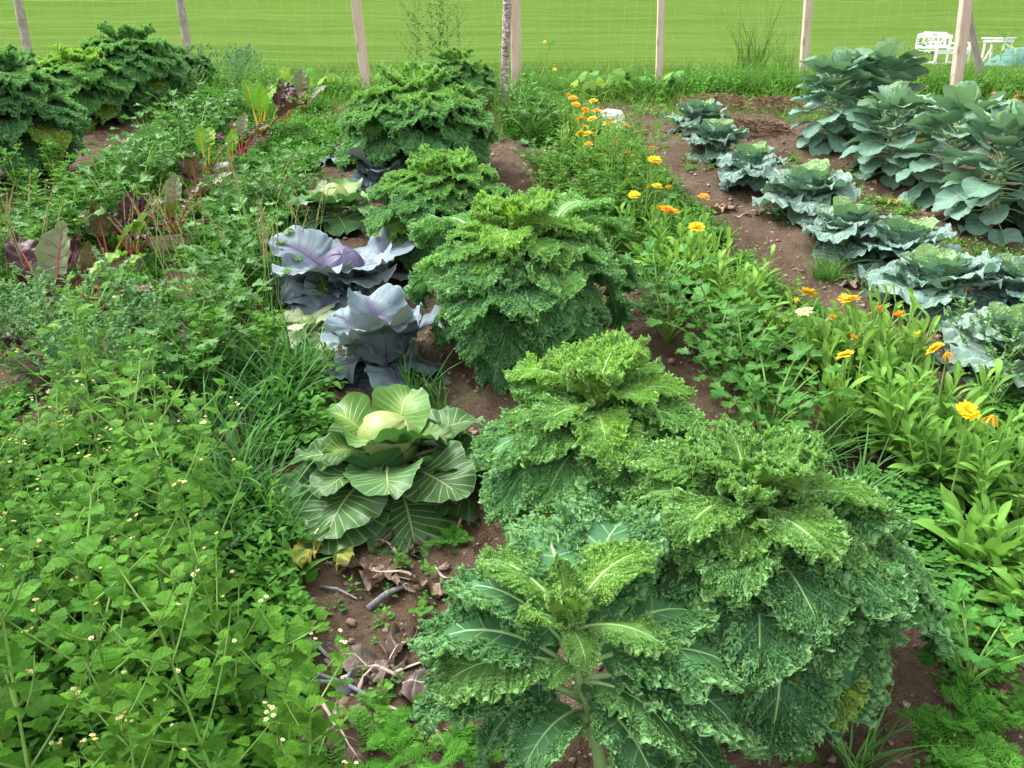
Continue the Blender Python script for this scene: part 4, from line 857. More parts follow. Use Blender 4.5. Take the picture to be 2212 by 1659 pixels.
def sprout_flower(root, top, base, kind, size, r, tilt=None):
    """a stalk from base to top with a flower on it; both points in the plant's own frame"""
    t = np.linspace(0, 1, 6)[:, None]; P = np.array(base) * (1 - t) + np.array(top) * t; P[:, :2] += (np.sin(t * 3.1) * 0.01 * (r.rand(1, 2) - .5) * 2)
    mb = MB(); mb.add(*tube(P, np.linspace(.0028, .002, 6), 6)); b = lump_proto(4); mb.add(b[0] * np.array([.0065, .0065, .005]) * size + P[-1] - np.array([0, 0, .004 * size]), b[1], b[2]); mb.obj('flower_stalk', M_GSTEM, root)
    f = link('flower', FLW[kind][r.randint(len(FLW[kind]))], root, P[-1]); f.rotation_euler = (tilt[0] if tilt else 0.15 + .35 * r.rand(), tilt[1] if tilt else (r.rand() - .5) * .5, r.rand() * 6.28); f.scale = (size * 1.15,) * 3
    g = .9 + .2 * r.rand(); f.color = (1, g, 1, 1); link('disc', DISC['s' if kind in 'rsbm' else 'n'], f, (0, 0, .001))
# each clump: base pixel, kind, scale, label, flowers (pixel, colour, size, height)
clumps = [
 (2200, 1290, 'R', 1.15, 'lowest marigold rosette of broad pale leaves without flowers, by the picture corner', []),
 (2110, 1190, 'R', 1.25, 'leafy marigold with long curved pale leaves over the clover patch', []),
 (2190, 1080, 'B', 1.15, 'marigold bush hanging over the frilly savoy edge', []),
 (2060, 1010, 'B', 1.2, 'tall marigold carrying one big full yellow flower and a wilted one', [(2090, 890, 'y', 1.15, .34), (2143, 904, 'w', .9, .30)]),
 (1975, 930, 'B', 1.2, 'dense marigold bush with a bud and a yellow flower turned sideways', [(2020, 755, 'y', 1.05, .36), (1983, 727, 'b', .8, .36), (2046, 765, 'w', .7, .34)]),
 (1860, 900, 'B', 1.25, 'marigold bush with a golden flower held on a long bare stalk', [(1824, 770, 'y', 1.0, .32), (1842, 732, 's', 1.0, .30)]),
 (1800, 800, 'B', 1.2, 'marigold bush topped by a pale lemon flower and orange ones', [(1738, 675, 'p', 1.0, .30), (1720, 653, 'b', .9, .30), (1745, 632, 'y', 1.2, .33), (1797, 688, 's', 1.0, .28)]),
 (1900, 800, 'B', 1.1, 'marigold bush carrying a double golden flower and a rust red faded one', [(1838, 650, 'y', 1.2, .34), (1825, 646, 'o', .9, .33), (1901, 663, 'r', 1.1, .32), (1943, 683, 's', 1.2, .30)]),
 (1950, 880, 'B', 1.1, 'flowerless marigold bush between the bud bearing and the golden ones', []),
 (1655, 735, 'R', 1.15, 'isolated marigold rosette with erect spoon shaped leaves near the compact savoy', []),
 (1580, 655, 'B', 1.0, 'marigold clump with tall leafy tips above the isolated rosette', []),
 (1600, 690, 'R', 1.1, 'low marigold rosette crowding the isolated one', []),
 (1500, 600, 'B', 1.1, 'leafy marigold beside bare soil with one bright yellow double flower', [(1505, 491, 'y', 1.25, .30), (1520, 425, 'o', .9, .36)]),
 (1440, 580, 'R', 1.2, 'marigold rosette touching the arching kale leaf', []),
 (1415, 560, 'R', 1.1, 'pale marigold rosette behind the arching kale leaf', []),
 (1450, 545, 'B', 1.0, 'marigold with a cluster of deep orange flowers', [(1430, 450, 'y', 1.0, .26), (1452, 457, 'o', 1.25, .25), (1440, 452, 'o', 1.0, .27)]),
 (1380, 520, 'B', .95, 'marigold with three small yellow flowers above weeds', [(1370, 422, 'y', 1.0, .26), (1420, 403, 'y', 1.0, .30), (1445, 407, 'y', 1.0, .29), (1400, 405, 's', .8, .28)]),
 (1390, 440, 'B', .95, 'marigold with one large full yellow flower over the path', [(1414, 346, 'y', 1.35, .32), (1408, 321, 'o', 1.0, .34), (1358, 334, 's', 1.1, .3)]),
 (1340, 375, 'B', .95, 'marigold with a pale flower and a yellow one near the white stones', [(1388, 283, 'p', 1.2, .34), (1376, 285, 'p', .9, .34), (1352, 275, 'y', 1.0, .35), (1336, 305, 's', 1.1, .3)]),
 (1285, 365, 'B', .95, 'marigold with a row of yellow flowers at its top edge', [(1268, 290, 'y', 1.1, .28), (1277, 291, 'o', 1.0, .27), (1254, 288, 'y', 1.0, .28), (1272, 312, 'o', .9, .26)]),
 (1290, 325, 'B', .95, 'marigold with a tall yellow flower against the white stones', [(1313, 268, 'y', 1.4, .26), (1316, 259, 'y', .8, .28)]),
 (1250, 330, 'B', .9, 'marigold bearing two side by side orange yellow flowers', [(1255, 258, 'o', 1.2, .3), (1278, 258, 'y', 1.2, .3), (1263, 274, 'y', .9, .28)]),
 (1265, 290, 'B', .85, 'marigold with orange flowers in front of the white stones', [(1265, 237, 'o', 1.1, .25), (1290, 240, 'o', 1.2, .25), (1265, 243, 'o', .9, .24)]),
 (1235, 270, 'B', .85, 'farthest marigold with orange flowers below the squash vine', [(1238, 212, 'o', 1.2, .26), (1244, 226, 'o', 1.2, .25), (1282, 219, 'y', 1.2, .25), (1228, 208, 's', 1.2, .26)]),
]
def marigolds():
    r = np.random.RandomState(407); GM = 'pot marigolds in a row'
    for k, (px, py, kind, sc, lab, fl) in enumerate(clumps):
        p = GP(px, py + (50 if py > 800 else 30 if py > 500 else 14)); rz = r.rand() * 6.28
        root = thing('pot_marigold', lab, 'marigold', p, 0, GM)
        sh = (CALB[k % 4] if kind == 'B' else CALR[k % 3]); g = .9 + .25 * r.rand()
        f = link('foliage', sh[0], root); f.rotation_euler = (0, 0, rz); f.scale = (sc,) * 3; f.color = (g * (.9 + .25 * r.rand()), g, g, 1)
        s = link('stem', sh[1], root); s.rotation_euler = (0, 0, rz); s.scale = (sc,) * 3
        for (fx, fy, c, size, h) in fl:
            g0 = G(fx, fy, h); top = Vector((g0.x, g0.y, g0.z + h))
            tz = Vector(top) - p; b = np.array([tz.x * .75, tz.y * .75, terr(0, p.y + tz.y * .75) - terr(0, p.y) + 0.03])
            sprout_flower(root, np.array(tz), b, c, size, r, (-0.5, 0.55) if (fx, fy) == (2020, 755) else ((.5, -.1) if (fx, fy) == (2090, 890) else None))
marigolds()

# ------------------------------------------------------------------ chard
CH_OUT = ([0, .08, .3, .6, .85, 1], [.25, .6, .95, 1.0, .75, .4])
def chard_mats(name, vein, lo, hi, stalk):
    return [leaf_mat('chard_leaf_' + name, lo, hi, vein=vein, nv=6, vw=0.07, vs=0.6, mw=0.08, rough=0.3, spec=0.25, trans=0.22, nscale=12, bump=0.9, rvar=0.0, blister=1.1, bscale=45, back=tuple(min(1, c * 1.4 + .01) for c in lo)), plain_mat('chard_stalk_' + name, stalk, tuple(c * 1.2 for c in stalk), 10, 0.35, 0.5, 0.1)]
CHM = {'dark': chard_mats('dark', (0.20, 0.015, 0.035), (0.035, 0.014, 0.017), (0.07, 0.028, 0.028), (0.26, 0.02, 0.04)),
       'red': chard_mats('red', (0.40, 0.03, 0.06), (0.06, 0.075, 0.02), (0.12, 0.11, 0.035), (0.40, 0.03, 0.06)),
       'silver': chard_mats('silver', (0.20, 0.03, 0.05), (0.11, 0.15, 0.07), (0.20, 0.24, 0.14), (0.34, 0.03, 0.05)),
       'yellow': chard_mats('yellow', (0.62, 0.42, 0.03), (0.10, 0.26, 0.03), (0.20, 0.40, 0.05), (0.58, 0.36, 0.03))}
CHP = {}
for j, (kk, mm) in enumerate(CHM.items()):
    for i in range(3):
        r_ = np.random.RandomState(600 + j * 10 + i)
        CHP[kk, i] = proto_mesh('chard_leaf', fan_leaf(34, 6, 0.17, 0.048, CH_OUT, r_, pet=0.14, pr=0.0075, bend=(0.05, [-0.7, -1.3, -0.3][i], 1.6), cup=[0.3, -0.1, 0.45][i], psi0=1.75, psip=1.6, mid=0.86, ruff=((0.011, 5, 1.2), (0.008, 12, 1.6)), rag=.08, blister=(0.016, 0.02), lat=(r_.rand() - .5) * .3), mm)
def chard(px, py, leaves, sc, label, seed, group='rainbow chard plants in a straggling row'):
    r = np.random.RandomState(seed); root = thing('chard_plant', label, 'chard', GP(px, py), 0, group)
    for k, (kind, v, az, el) in enumerate(leaves):
        put_leaf('leaf', CHP[kind, v], root, (0.008 * math.sin(az), 0.008 * math.cos(az), 0), az, el, (r.rand() - .5) * .4, sc * 0.85 * (.9 + .2 * r.rand()), tuple(np.ones(3) * (.85 + .3 * r.rand())))
    return root
chard(120, 720, [('dark', 0, -.6, 1.1), ('dark', 2, .5, 1.2), ('dark', 1, 1.5, .6), ('dark', 1, -1.6, .7), ('dark', 1, 3.0, .7), ('silver', 2, .2, 1.35), ('yellow', 0, .9, 1.0), ('dark', 0, 2.4, 1.0)], 1.75, 'large glossy dark purple chard swamped by grey weeds', 1)
chard(215, 660, [('yellow', 1, -1.3, .9), ('red', 2, -.2, 1.3), ('yellow', 0, .9, 1.0), ('red', 1, 1.8, .8), ('silver', 0, -.8, 1.1)], 1.1, 'mixed green chard with a long wavy green leaf', 2)
chard(235, 575, [('red', 2, -.3, 1.3), ('silver', 0, -.9, 1.1), ('yellow', 0, 1.2, 1.1), ('red', 1, -1.5, .8)], 1.05, 'green and bronze chard between two dark ones', 3)
chard(290, 555, [('dark', 0, -.9, 1.0), ('dark', 2, .5, 1.25), ('dark', 0, 1.4, .9), ('dark', 1, 2.6, .9), ('red', 2, -1.8, 1.1), ('yellow', 2, 1.9, 1.15), ('dark', 2, -.1, 1.3)], 1.05, 'wrinkled dark red chard with one yellow stalk', 4)
chard(375, 512, [('red', 1, -1.25, .75), ('silver', 2, .1, 1.35), ('red', 0, .9, 1.1), ('red', 0, 2.9, 1.0), ('silver', 0, 1.4, .95), ('red', 1, -.6, 1.0)], 1.12, 'chard with bright red stalks and a silvery upright leaf', 5)
chard(425, 430, [('silver', 0, 1.2, .8), ('silver', 2, .3, 1.2), ('yellow', 1, -1.2, 1.0), ('silver', 1, 2.2, .9), ('dark', 0, -.5, 1.1), ('red', 2, -.1, 1.3)], 1.0, 'grey green chard behind the bright red stalked one', 6)
chard(450, 375, [('yellow', 2, -.8, 1.3), ('yellow', 0, .3, 1.3), ('yellow', 1, -1.6, .9), ('silver', 0, 1.5, 1.0)], 1.0, 'light green chard with wavy upright leaves', 7)
chard(502, 365, [('yellow', 2, .1, 1.45), ('yellow', 2, -.5, 1.2)], .8, 'small chard with bright yellow stalks on bare soil', 8)
chard(522, 335, [('dark', 1, -1.2, .9), ('red', 0, -.5, 1.1), ('dark', 0, .8, 1.0), ('silver', 2, .1, 1.3), ('dark', 1, 1.5, 1.0), ('red', 1, 2.0, 1.1)], 1.1, 'spreading purple chard with crimson stalk bases', 9)
chard(565, 300, [('yellow', 2, -.2, 1.45), ('yellow', 0, .7, 1.25), ('yellow', 2, -.9, 1.2), ('dark', 0, 1.7, .8), ('yellow', 0, 2.9, 1.2)], 1.4, 'tall chard with long golden yellow stalks', 10)
chard(610, 270, [('dark', 2, -.4, 1.3), ('dark', 0, .6, 1.2), ('silver', 2, -.9, 1.2), ('red', 0, 1.2, 1.0)], 1.15, 'dark maroon chard behind the golden stalked one', 11)
chard(655, 245, [('silver', 2, -.3, 1.35), ('yellow', 2, .4, 1.3), ('silver', 0, .9, 1.0), ('dark', 0, -1.0, 1.1)], 1.2, 'farthest chard, below the yellowing squash leaves', 12)

# ------------------------------------------------------------------ grass tufts, goosefoot, wispy weeds, plantain
def tuft_shape(seed, n, L0, L1, w, spr, e0=1.35, droop=1.3):
    r = np.random.RandomState(seed); mb = MB()
    for i in range(n):
        b = blade(L0 + (L1 - L0) * r.rand(), w * (.7 + .6 * r.rand()), e0 - .5 * r.rand(), e0 - .5 - droop * r.rand(), 6); a = r.rand() * 6.28; d = spr * math.sqrt(r.rand())
        mb.scatter(b, [mat4((d * math.cos(a), d * math.sin(a), 0), r.rand() * 6.28, (r.rand() - .5) * .2, (r.rand() - .5) * .6)], [r.rand()])
    return mb.mesh('foliage', M_GRASS)
TUFT = [tuft_shape(160 + i, 34, .16, .36, .0085, .05) for i in range(3)]
TUFT_FINE = [tuft_shape(170 + i, 60, .06, .15, .0028, .03) for i in range(2)]
TUFT_TALL = [tuft_shape(180 + i, 120, .4, 1.05, .009, .16, 1.5, 1.0) for i in range(2)]
def stalks_shape(seed, n, L0, L1, spr, lean=.25):
    r = np.random.RandomState(seed); st, sd = MB(), MB(); lp = lump_proto(3)
    for i in range(n):
        a = r.rand() * 6.28; d = spr * math.sqrt(r.rand()); P, _ = curve_pts((d * math.cos(a), d * math.sin(a), 0), r.rand() * 6.28, 1.5 - lean * r.rand(), 1.35 - lean * 2 * r.rand(), L0 + (L1 - L0) * r.rand(), 7)
        st.add(*tube(P, np.linspace(.0016, .0008, 7), 4))
        for k in range(26):
            t = .72 + .28 * k / 26; q = along(P, t); M = np.eye(4); s = .0022 * (1.2 - .6 * (k / 26)); M[:3, :3] *= s; M[2, 2] = s * 2.6; M[:3, 3] = q + (r.rand(3) - .5) * .006; sd.scatter(lp, [M], [r.rand()])
    return st.mesh('stem', M_GSTEM), sd.mesh('seed_head', M_SEED)
STALK = [stalks_shape(190 + i, 5, .4, .62, .05) for i in range(3)]
STALK_T = [stalks_shape(197 + i, 22, .8, 1.25, .2) for i in range(2)]
def tuft(name, shape, p, sc, label, cat, group, tint=None, rz=0, seeds=None):
    root = thing(name, label, cat, p, rz, group, sc); f = link('foliage', shape, root)
    if tint: f.color = (*tint, 1)
    if seeds: link('stem', seeds[0], root); link('seed_head', seeds[1], root)
    return root
for k, p in enumerate(spaced([(400, 800), (560, 760), (700, 790), (610, 880), (560, 980), (600, 1100), (480, 1120), (420, 1000)], 20, 0.09, rg, 0.03)):
    tuft('grass_tuft', TUFT[k % 3], p, .65 + .4 * rg.rand(), 'broad bladed grass tuft in the weedy gap beside the large green cabbage', 'grass tuft', 'grass tufts beside the green cabbage', (.95, 1.0, 1.15), rg.rand() * 6)
for k, (px, py, s) in enumerate([(560, 1140, .9), (590, 1190, .8), (470, 1180, .8), (900, 870, .7), (960, 900, .6), (870, 800, .6), (700, 800, .8), (640, 830, .8)]):
    tuft('grass_tuft', TUFT[k % 3], GP(px, py), s, 'loose grass tuft at the foot of a cabbage', 'grass tuft', 'grass at the cabbage feet', (.9, 1, 1), k)
for k, (px, py, s) in enumerate([(1700, 1060, .95), (1720, 1040, .8), (1840, 1120, .85), (1830, 1160, .6), (1790, 1000, .7), (1850, 1690, .6), (2180, 1330, .7), (2120, 1300, .5)]):
    tuft('grass_tuft', TUFT[(k + 1) % 3], GP(px, py), s, 'grass tuft at the edge of the marigold row', 'grass tuft', 'grass along the marigolds', (1, 1, 1.05), k * 2)
for k, (px, py, s, l) in enumerate([(2028, 668, 1.5, 'bushy fine grass tuft beside the orange marigolds'), (1790, 605, 1.1, 'fine bright grass tuft in front of the flattened savoy'), (1770, 600, .9, 'short fine grass touching the flattened savoy')]):
    tuft('grass_tuft', TUFT_FINE[k % 2], GP(1795 if k == 0 else px, 590 if k == 0 else py), s, l, 'grass tuft', None, (1, 1.05, .8), k)
for k, (px, py, s) in enumerate([(470, 640, 1.0), (560, 600, 1.0), (600, 660, .9), (420, 700, 1.0), (350, 640, .9), (30, 640, 1.1), (80, 700, 1.0), (690, 590, .8), (640, 620, .9), (270, 600, .8), (580, 720, .9), (500, 480, .8)]):
    root = thing('seeding_grass', 'thin grass with brown seed heads standing over the low weeds', 'grass', GP(px, py), k * 1.7, 'seeding grass among the left hand crops'.replace('left hand ', 'celeriac '), s)
    link('stem', STALK[k % 3][0], root); link('seed_head', STALK[k % 3][1], root); f = link('foliage', TUFT_FINE[k % 2], root); f.scale = (1.4,) * 3
tuft('tall_grass', TUFT_TALL[0], G(1620, 170), .95, 'tall yellowing grass clump behind the wire netting', 'grass', None, (1.05, .85, .5), .4, STALK_T[0])
tuft('tall_grass', TUFT_TALL[1], G(1690, 165), .6, 'shorter grass clump beside the sawn post, with seed stalks', 'grass', None, (.9, .75, .45), 1.4, STALK_T[1])
# goosefoot
_h = np.random.RandomState(77)
GF_LEAF = [fan_leaf(7, 1, 0.040, 0.011, ([0, .2, .45, .75, 1], [.3, 1.0, .95, .5, .1]), _h, pet=.008, bend=(.2, -.5 - .2 * i, 1), cup=.3, psi0=1.4) for i in range(2)]
def goose_shape(seed, H, nb, leafs=1.0, spike=True):
    r = np.random.RandomState(seed); fo, st, sd = MB(), MB(), MB(); lp = lump_proto(3); it = [[], []]; rn = [[], []]
    def ax(p, az, el, L, lev):
        P, _ = curve_pts(p, az, el, el + .2, L, 6); st.add(*tube(P, np.linspace(.0032, .0014, 6) * (1 if lev == 0 else .6), 4)); n = int((20 if lev == 0 else 9) * leafs)
        for k in range(n):
            t = (k + .5) / n; q = r.randint(2); it[q].append(mat4(along(P, t), k * 2.4 + r.rand(), .5 + (r.rand() - .5) * .5, (r.rand() - .5), (1.3 - .85 * t) * (1 if lev == 0 else .7) * (.7 + .5 * r.rand()))); rn[q].append(r.rand())
        if spike:
            for k in range(30):
                t = .7 + .3 * k / 30; M = np.eye(4); s = .0042 * (1.3 - .8 * k / 30); M[:3, :3] *= s; M[:3, 3] = along(P, t) + (r.rand(3) - .5) * .010 * (1.2 - k / 30); sd.scatter(lp, [M], [.6 + .4 * r.rand()])
        if lev == 0:
            for k in range(nb): ax(along(P, .2 + .65 * k / nb), k * 2.4, .75, L * (.5 - .25 * k / nb), 1)
    ax(np.zeros(3), 0, 1.45, H, 0)
    for p_, M_, q_ in zip(GF_LEAF, it, rn): fo.scatter(p_, M_, q_)
    sd.add(lp[0] * .001, lp[1], lp[2])
    return fo.mesh('foliage', [M_GOOSE, M_GOOSE]), st.mesh('stem', M_GSTEM), sd.mesh('flower_spike', M_GOOSE)
GOO = [goose_shape(210 + i, .34, 8) for i in range(3)]
WISP = [goose_shape(220 + i, .30, 9, .5, True) for i in range(2)]
TALLW = [goose_shape(230 + i, .75, 8, 1.4, False) for i in range(3)]
def goose(p, sc, label, cat, group, k, tint=(1, 1, 1), shapes=GOO, name='goosefoot_weed', rz=None):
    sh = shapes[k % len(shapes)]; root = thing(name, label, cat, p, k * 1.3 if rz is None else rz, group, sc); f = link('foliage', sh[0], root); f.color = (*tint, 1); link('stem', sh[1], root); s = link('flower_spike', sh[2], root); s.color = (1.25, 1.2, 1.2, 1); s['kind'] = 'stuff'
for k, p in enumerate(spaced([(60, 700), (260, 660), (360, 700), (330, 790), (200, 830), (60, 800)], 22, 0.085, rg, 0.18)):
    goose(p, .85 + .35 * rg.rand(), 'grey green weed with mealy flower spikes around the dark purple chard', 'weed', 'grey weeds around the purple chard', k, (.95, 1, .95))
for k, (px, py) in enumerate([(5, 780), (45, 815), (-30, 760), (-10, 840), (30, 850), (70, 790)]):
    goose(GP(px, py), 1.0, 'grey green weed with mealy flower spikes around the dark purple chard', 'weed', 'grey weeds around the purple chard', k, (.95, 1, .95))
goose(GP(470, 1290), .75, 'grey green weed with one pale mealy spike over the flowering weed bed', 'weed', None, 1, (1.05, 1.05, 1))
for k, p in enumerate(spaced([(400, 215), (560, 205), (600, 180), (520, 130), (440, 150)], 34, 0.12, rg, 0.15)):
    goose(p, 0.75 + .4 * rg.rand(), 'pale wispy weed in the rough patch between the outer kale and the fence', 'weed', 'wispy weeds in the rough patch', k, (.95, 1.02, .95), WISP + GOO[:1], 'wispy_weed')
for k, (px, py, s) in enumerate([(2110, 850, 1.0), (2060, 790, .9), (2160, 880, 1.0), (2200, 900, 1.1), (2130, 930, .9), (2190, 830, 1.0), (2030, 700, .6), (2240, 960, 1.0)]):
    goose(GP(px, py), s, 'wispy pale weed straggling over the silvery savoy', 'weed', 'wispy weeds over the silvery savoy', k, (.95, 1.1, .85), WISP, 'wispy_weed')
for k, (dx, dy, s) in enumerate([(0, 0, 1.2), (-.12, .05, 1.0), (.13, .02, 1.05), (.05, .12, 1.25), (-.22, .1, .7), (.24, .08, .8), (-.08, -.06, .9), (.16, -.05, .8)]):
    p = G(935, 178); p.x += dx; p.y += dy
    goose(p, s * 1.15, 'tall willowy weed stem in the clump against the wire netting', 'weed', 'willowy weed clump at the fence', k, (.55, .62, .4), TALLW, 'willowy_weed')
# plantain
PLT = proto_mesh('plantain_leaf', fan_leaf(16, 4, .20, .022, ([0, .2, .5, .8, 1], [.3, .8, 1.05, .7, .15]), np.random.RandomState(5), pet=.03, pr=.002, bend=(.1, -1.1, 1.2), cup=.3, psi0=1.2, psip=2.5, mid=.95), [M_GAL, M_GSTEM])
def plantain(px, py, sc, label):
    root = thing('plantain_plant', label, 'plantain', GP(px, py), 0, None, sc); r = np.random.RandomState(px)
    for k in range(8): put_leaf('leaf', PLT, root, (0, 0, .005), k * 2.4 + r.rand(), .25 + .9 * r.rand(), (r.rand() - .5), .8 + .4 * r.rand(), (.8, .85, .9))
plantain(520, 1150, 1.0, 'plantain with long ribbed leaves at the edge of the bare soil')
plantain(620, 1290, .7, 'smaller plantain half under the flowering weeds')

# ------------------------------------------------------------------ squash vines and other plants along the fence
SQ = [proto_mesh('squash_leaf', fan_leaf(26, 4, .13, .085, ([0, .1, .35, .65, .85, 1], [.75, 1.0, 1.1, 1.0, .8, .5]), np.random.RandomState(640 + i), pet=.12, pr=.0045, bend=(0.0, -1.2 - .3 * i, 3.0), cup=.1 - .15 * i, psi0=2.35, psip=1.3, mid=.5, lobes=(5, .16, 3.1), ruff=((.008, 4, 1.2),)), [M_SQUASH, M_GSTEM]) for i in range(3)]
def squash(px, py, n, spr, sc, seed, label, tint=(1, 1, 1), climb=0.0, yel=3):
    r = np.random.RandomState(seed); p = GP(px, py); root = thing('squash_vine', label, 'squash vine', p, 0, 'squash vines along the fence')
    V = np.array([[(t - .5) * spr * 2, .06 * math.sin(t * 9), .05 + climb * max(0, t - .6) * 2.0 + .03 * math.sin(t * 14)] for t in np.linspace(0, 1, 12)])
    mb = MB(); mb.add(*tube(V, np.linspace(.006, .003, 12), 6)); mb.obj('vine', M_GSTEM, root)
    for k in range(n):
        t = (k + .5) / n; b = along(V, t) + (r.rand(3) - .5) * np.array([.1, .22, .02]); c = np.array(tint) * (.8 + .4 * r.rand()); 
        if r.rand() < .12 * yel: c = c * np.array([1.9, 1.35, .9])
        put_leaf('leaf', SQ[r.randint(3)], root, b, r.rand() * 6.28, 1.15 + (r.rand() - .5) * .5, 0, sc * .75 * (.7 + .5 * r.rand()), tuple(c))
    for k in range(1 if seed in (1, 6) else 0):
        f = link('flower', FLW['y'][0], root, along(V, r.rand()) + np.array([0, -.05, .17])); f.scale = (.8,) * 3; f.rotation_euler = (.6, 0, 0); link('disc', DISC['n'], f)
squash(1240, 205, 22, .45, .8, 1, 'climbing squash vine between the sawn post and the orange marigolds', (.95, 1, 1), .05, 1)
squash(1310, 215, 12, .3, .8, 2, 'yellowing squash vine above the white stones', (1.3, 1.15, .9), 0, 4)
squash(1395, 205, 20, .32, .8, 3, 'dark squash plant at the foot of the pale sawn post', (.85, .95, 1))
squash(1500, 200, 8, .25, .8, 4, 'straggling squash vine on the grass strip under the netting', (.9, 1, .9))
squash(700, 205, 20, .4, .65, 5, 'pale yellowing squash vine behind the chard row', (1.5, 1.3, .9), 0, 3)
squash(1155, 195, 10, .12, .6, 6, 'squash shoot climbing the sawn post by the birch post', (1, 1, 1), .35, 1)
squash(620, 195, 8, .2, .7, 7, 'squash leaves at the end of the chard row near the rough patch', (1.2, 1.15, .9))
# zinnias and yellow weeds near the leaning brace
def bushflower(p, sc, label, cat, kind, fl, seed, name, tint=(1, 1, 1), shp=None):
    r = np.random.RandomState(seed); root = thing(name, label, cat, p, 0, None); sh = shp or CEL[seed % 4]
    f = link('foliage', sh[0], root); f.scale = (sc * .62,) * 3; f.color = (*tint, 1); s = link('stem', sh[1], root); s.scale = (sc * .62,) * 3
    for (px, py, size) in fl:
        tz = at_dist(px, py, p.y) - p; sprout_flower(root, np.array(tz), np.array([tz.x * .3, 0, .08]), kind, size, r)
bushflower(GP(2190, 285), 1.6, 'zinnia with salmon pink flowers behind the sprout plants', 'zinnia', 'z', [(2152, 203, 1.3), (2200, 211, 1.7), (2192, 222, .8)], 1, 'zinnia_plant', (.9, .95, .9), GAL[1])
bushflower(G(2150, 178), 1.5, 'zinnia with coral flowers beyond the leaning brace', 'zinnia', 'z', [(2165, 165, 1.2), (2185, 161, 1.2), (2200, 162, 1.2)], 2, 'zinnia_plant', (.9, .95, .9), GAL[2])
bushflower(GP(1975, 222), 1.5, 'yellow flowered bushy weed behind the tallest sprout plant', 'weed', 'm', [(1955, 162, 2), (1972, 190, 2), (1985, 200, 2), (1965, 178, 2), (1995, 212, 2), (2003, 186, 2), (1948, 175, 2)], 3, 'yellow_weed', (1.6, 1.3, .6), GAL[3])
bushflower(G(1900, 172), 1.2, 'yellow flowered weed on the meadow edge behind the sprout plants', 'weed', 'm', [(1865, 130, 2.4), (1848, 112, 2.4), (1872, 134, 2.4), (1850, 118, 2.2)], 4, 'yellow_weed', (1.3, 1.2, .6), GAL_LOW[0])
bushflower(G(1676, 150), .9, 'weed carrying one flat white flower head by the tall grass', 'weed', 'p', [(1676, 125, 1.2)], 5, 'white_flower_weed', (1, 1, .8), GAL_LOW[1])

# ------------------------------------------------------------------ ground cover nobody could count
def cover(name, proto, P, rng, s0, s1, m, tilt=.35, spw=1.0):
    mb = MB(); K = len(proto); any_ = False
    for k in range(K):
        idx = np.arange(k, len(P), K)
        if len(idx): mb.scatter(proto[k], batch_mats(P[idx], rng, s0, s1, tilt, spw), rng.rand(len(idx)))
    return tag(mb.obj(name, m), kind='stuff')
_w = np.random.RandomState(81)
def weedlet(seed, n, L, W, H, round_=False):
    r = np.random.RandomState(seed); parts = []
    lf = fan_leaf(5, 1, L, W, SMALL if not round_ else ([0, .2, .5, .8, 1], [.6, 1, 1.05, .85, .4]), r, pet=L * .3, bend=(.3, -.8, 1), cup=.2, psi0=1.6, mid=.75)
    for i in range(n):
        t = (i + .5) / n; parts.append((lf[:3] + (np.zeros(len(lf[1]), int),), mat4((0.012 * r.randn(), 0.012 * r.randn(), H * t), i * 2.4 + r.rand(), .15 + .5 * t + (r.rand() - .5) * .4, (r.rand() - .5) * .6, (1.15 - .55 * t) * (.7 + .6 * r.rand())), r.rand()))
    mb = MB()
    for p, M, q in parts: mb.scatter(p, [M], [q])
    return mb.arrays()
WL = [weedlet(250 + i, 12, .026, .009, .06) for i in range(3)] + [weedlet(260 + i, 9, .024, .012, .035, True) for i in range(2)] + [weedlet(270 + i, 16, .030, .007, .09) for i in range(2)]
LEFT = [(-200, 640), (120, 430), (330, 260), (420, 215), (700, 212), (745, 280), (720, 330), (640, 430), (600, 560), (575, 660), (640, 800), (560, 860), (430, 900), (300, 1100), (-300, 1100)]
CHXY = np.array([list(GP(a, b))[:2] for a, b in ((120, 720), (215, 660), (235, 575), (290, 555), (375, 512), (425, 430), (450, 375), (502, 365), (522, 335), (565, 300), (610, 270), (655, 245))])
def clear(P, rad=.09):
    d = np.min(np.hypot(P[:, None, 0] - CHXY[None, :, 0], P[:, None, 1] + .10 - CHXY[None, :, 1]), 1); return P[d > rad]
cover('low_weeds', WL, clear(np.concatenate([poly_pts(LEFT, 5200, _w, 0, .40, 3, .28), poly_pts([(-200, 560), (130, 420), (420, 215), (700, 212), (600, 420), (200, 700), (-200, 800)], 2600, _w, 0, .35, 5, .22)])), _w, .45, 1.1, M_WEED)
cover('celeriac_row_weeds', WL, np.concatenate([poly_pts([(1090, 235), (1240, 215), (1330, 330), (1420, 470), (1560, 640), (1700, 840), (1850, 1080), (1700, 900), (1500, 640), (1330, 560), (1210, 420), (1100, 330)], 1500, _w, 0, .45, 7, .2),
                                             poly_pts([(1240, 300), (1340, 290), (1520, 480), (1640, 600), (1780, 700), (1900, 780), (2212, 1000), (2300, 1300), (2050, 1100), (1700, 800), (1500, 620), (1350, 480)], 1300, _w, 0, .38, 9, .2)]), _w, .6, 1.4, M_WEED)
cover('bed_weeds', WL, np.concatenate([poly_pts([(-300, 1000), (420, 950), (640, 1150), (680, 1500), (640, 1800), (-300, 1800)], 1500, _w, 0), poly_pts([(640, 830), (900, 840), (930, 900), (600, 1180), (520, 1200), (560, 900)], 120, _w, 0, .4, 2, .15)]), _w, .7, 1.5, M_WEED)
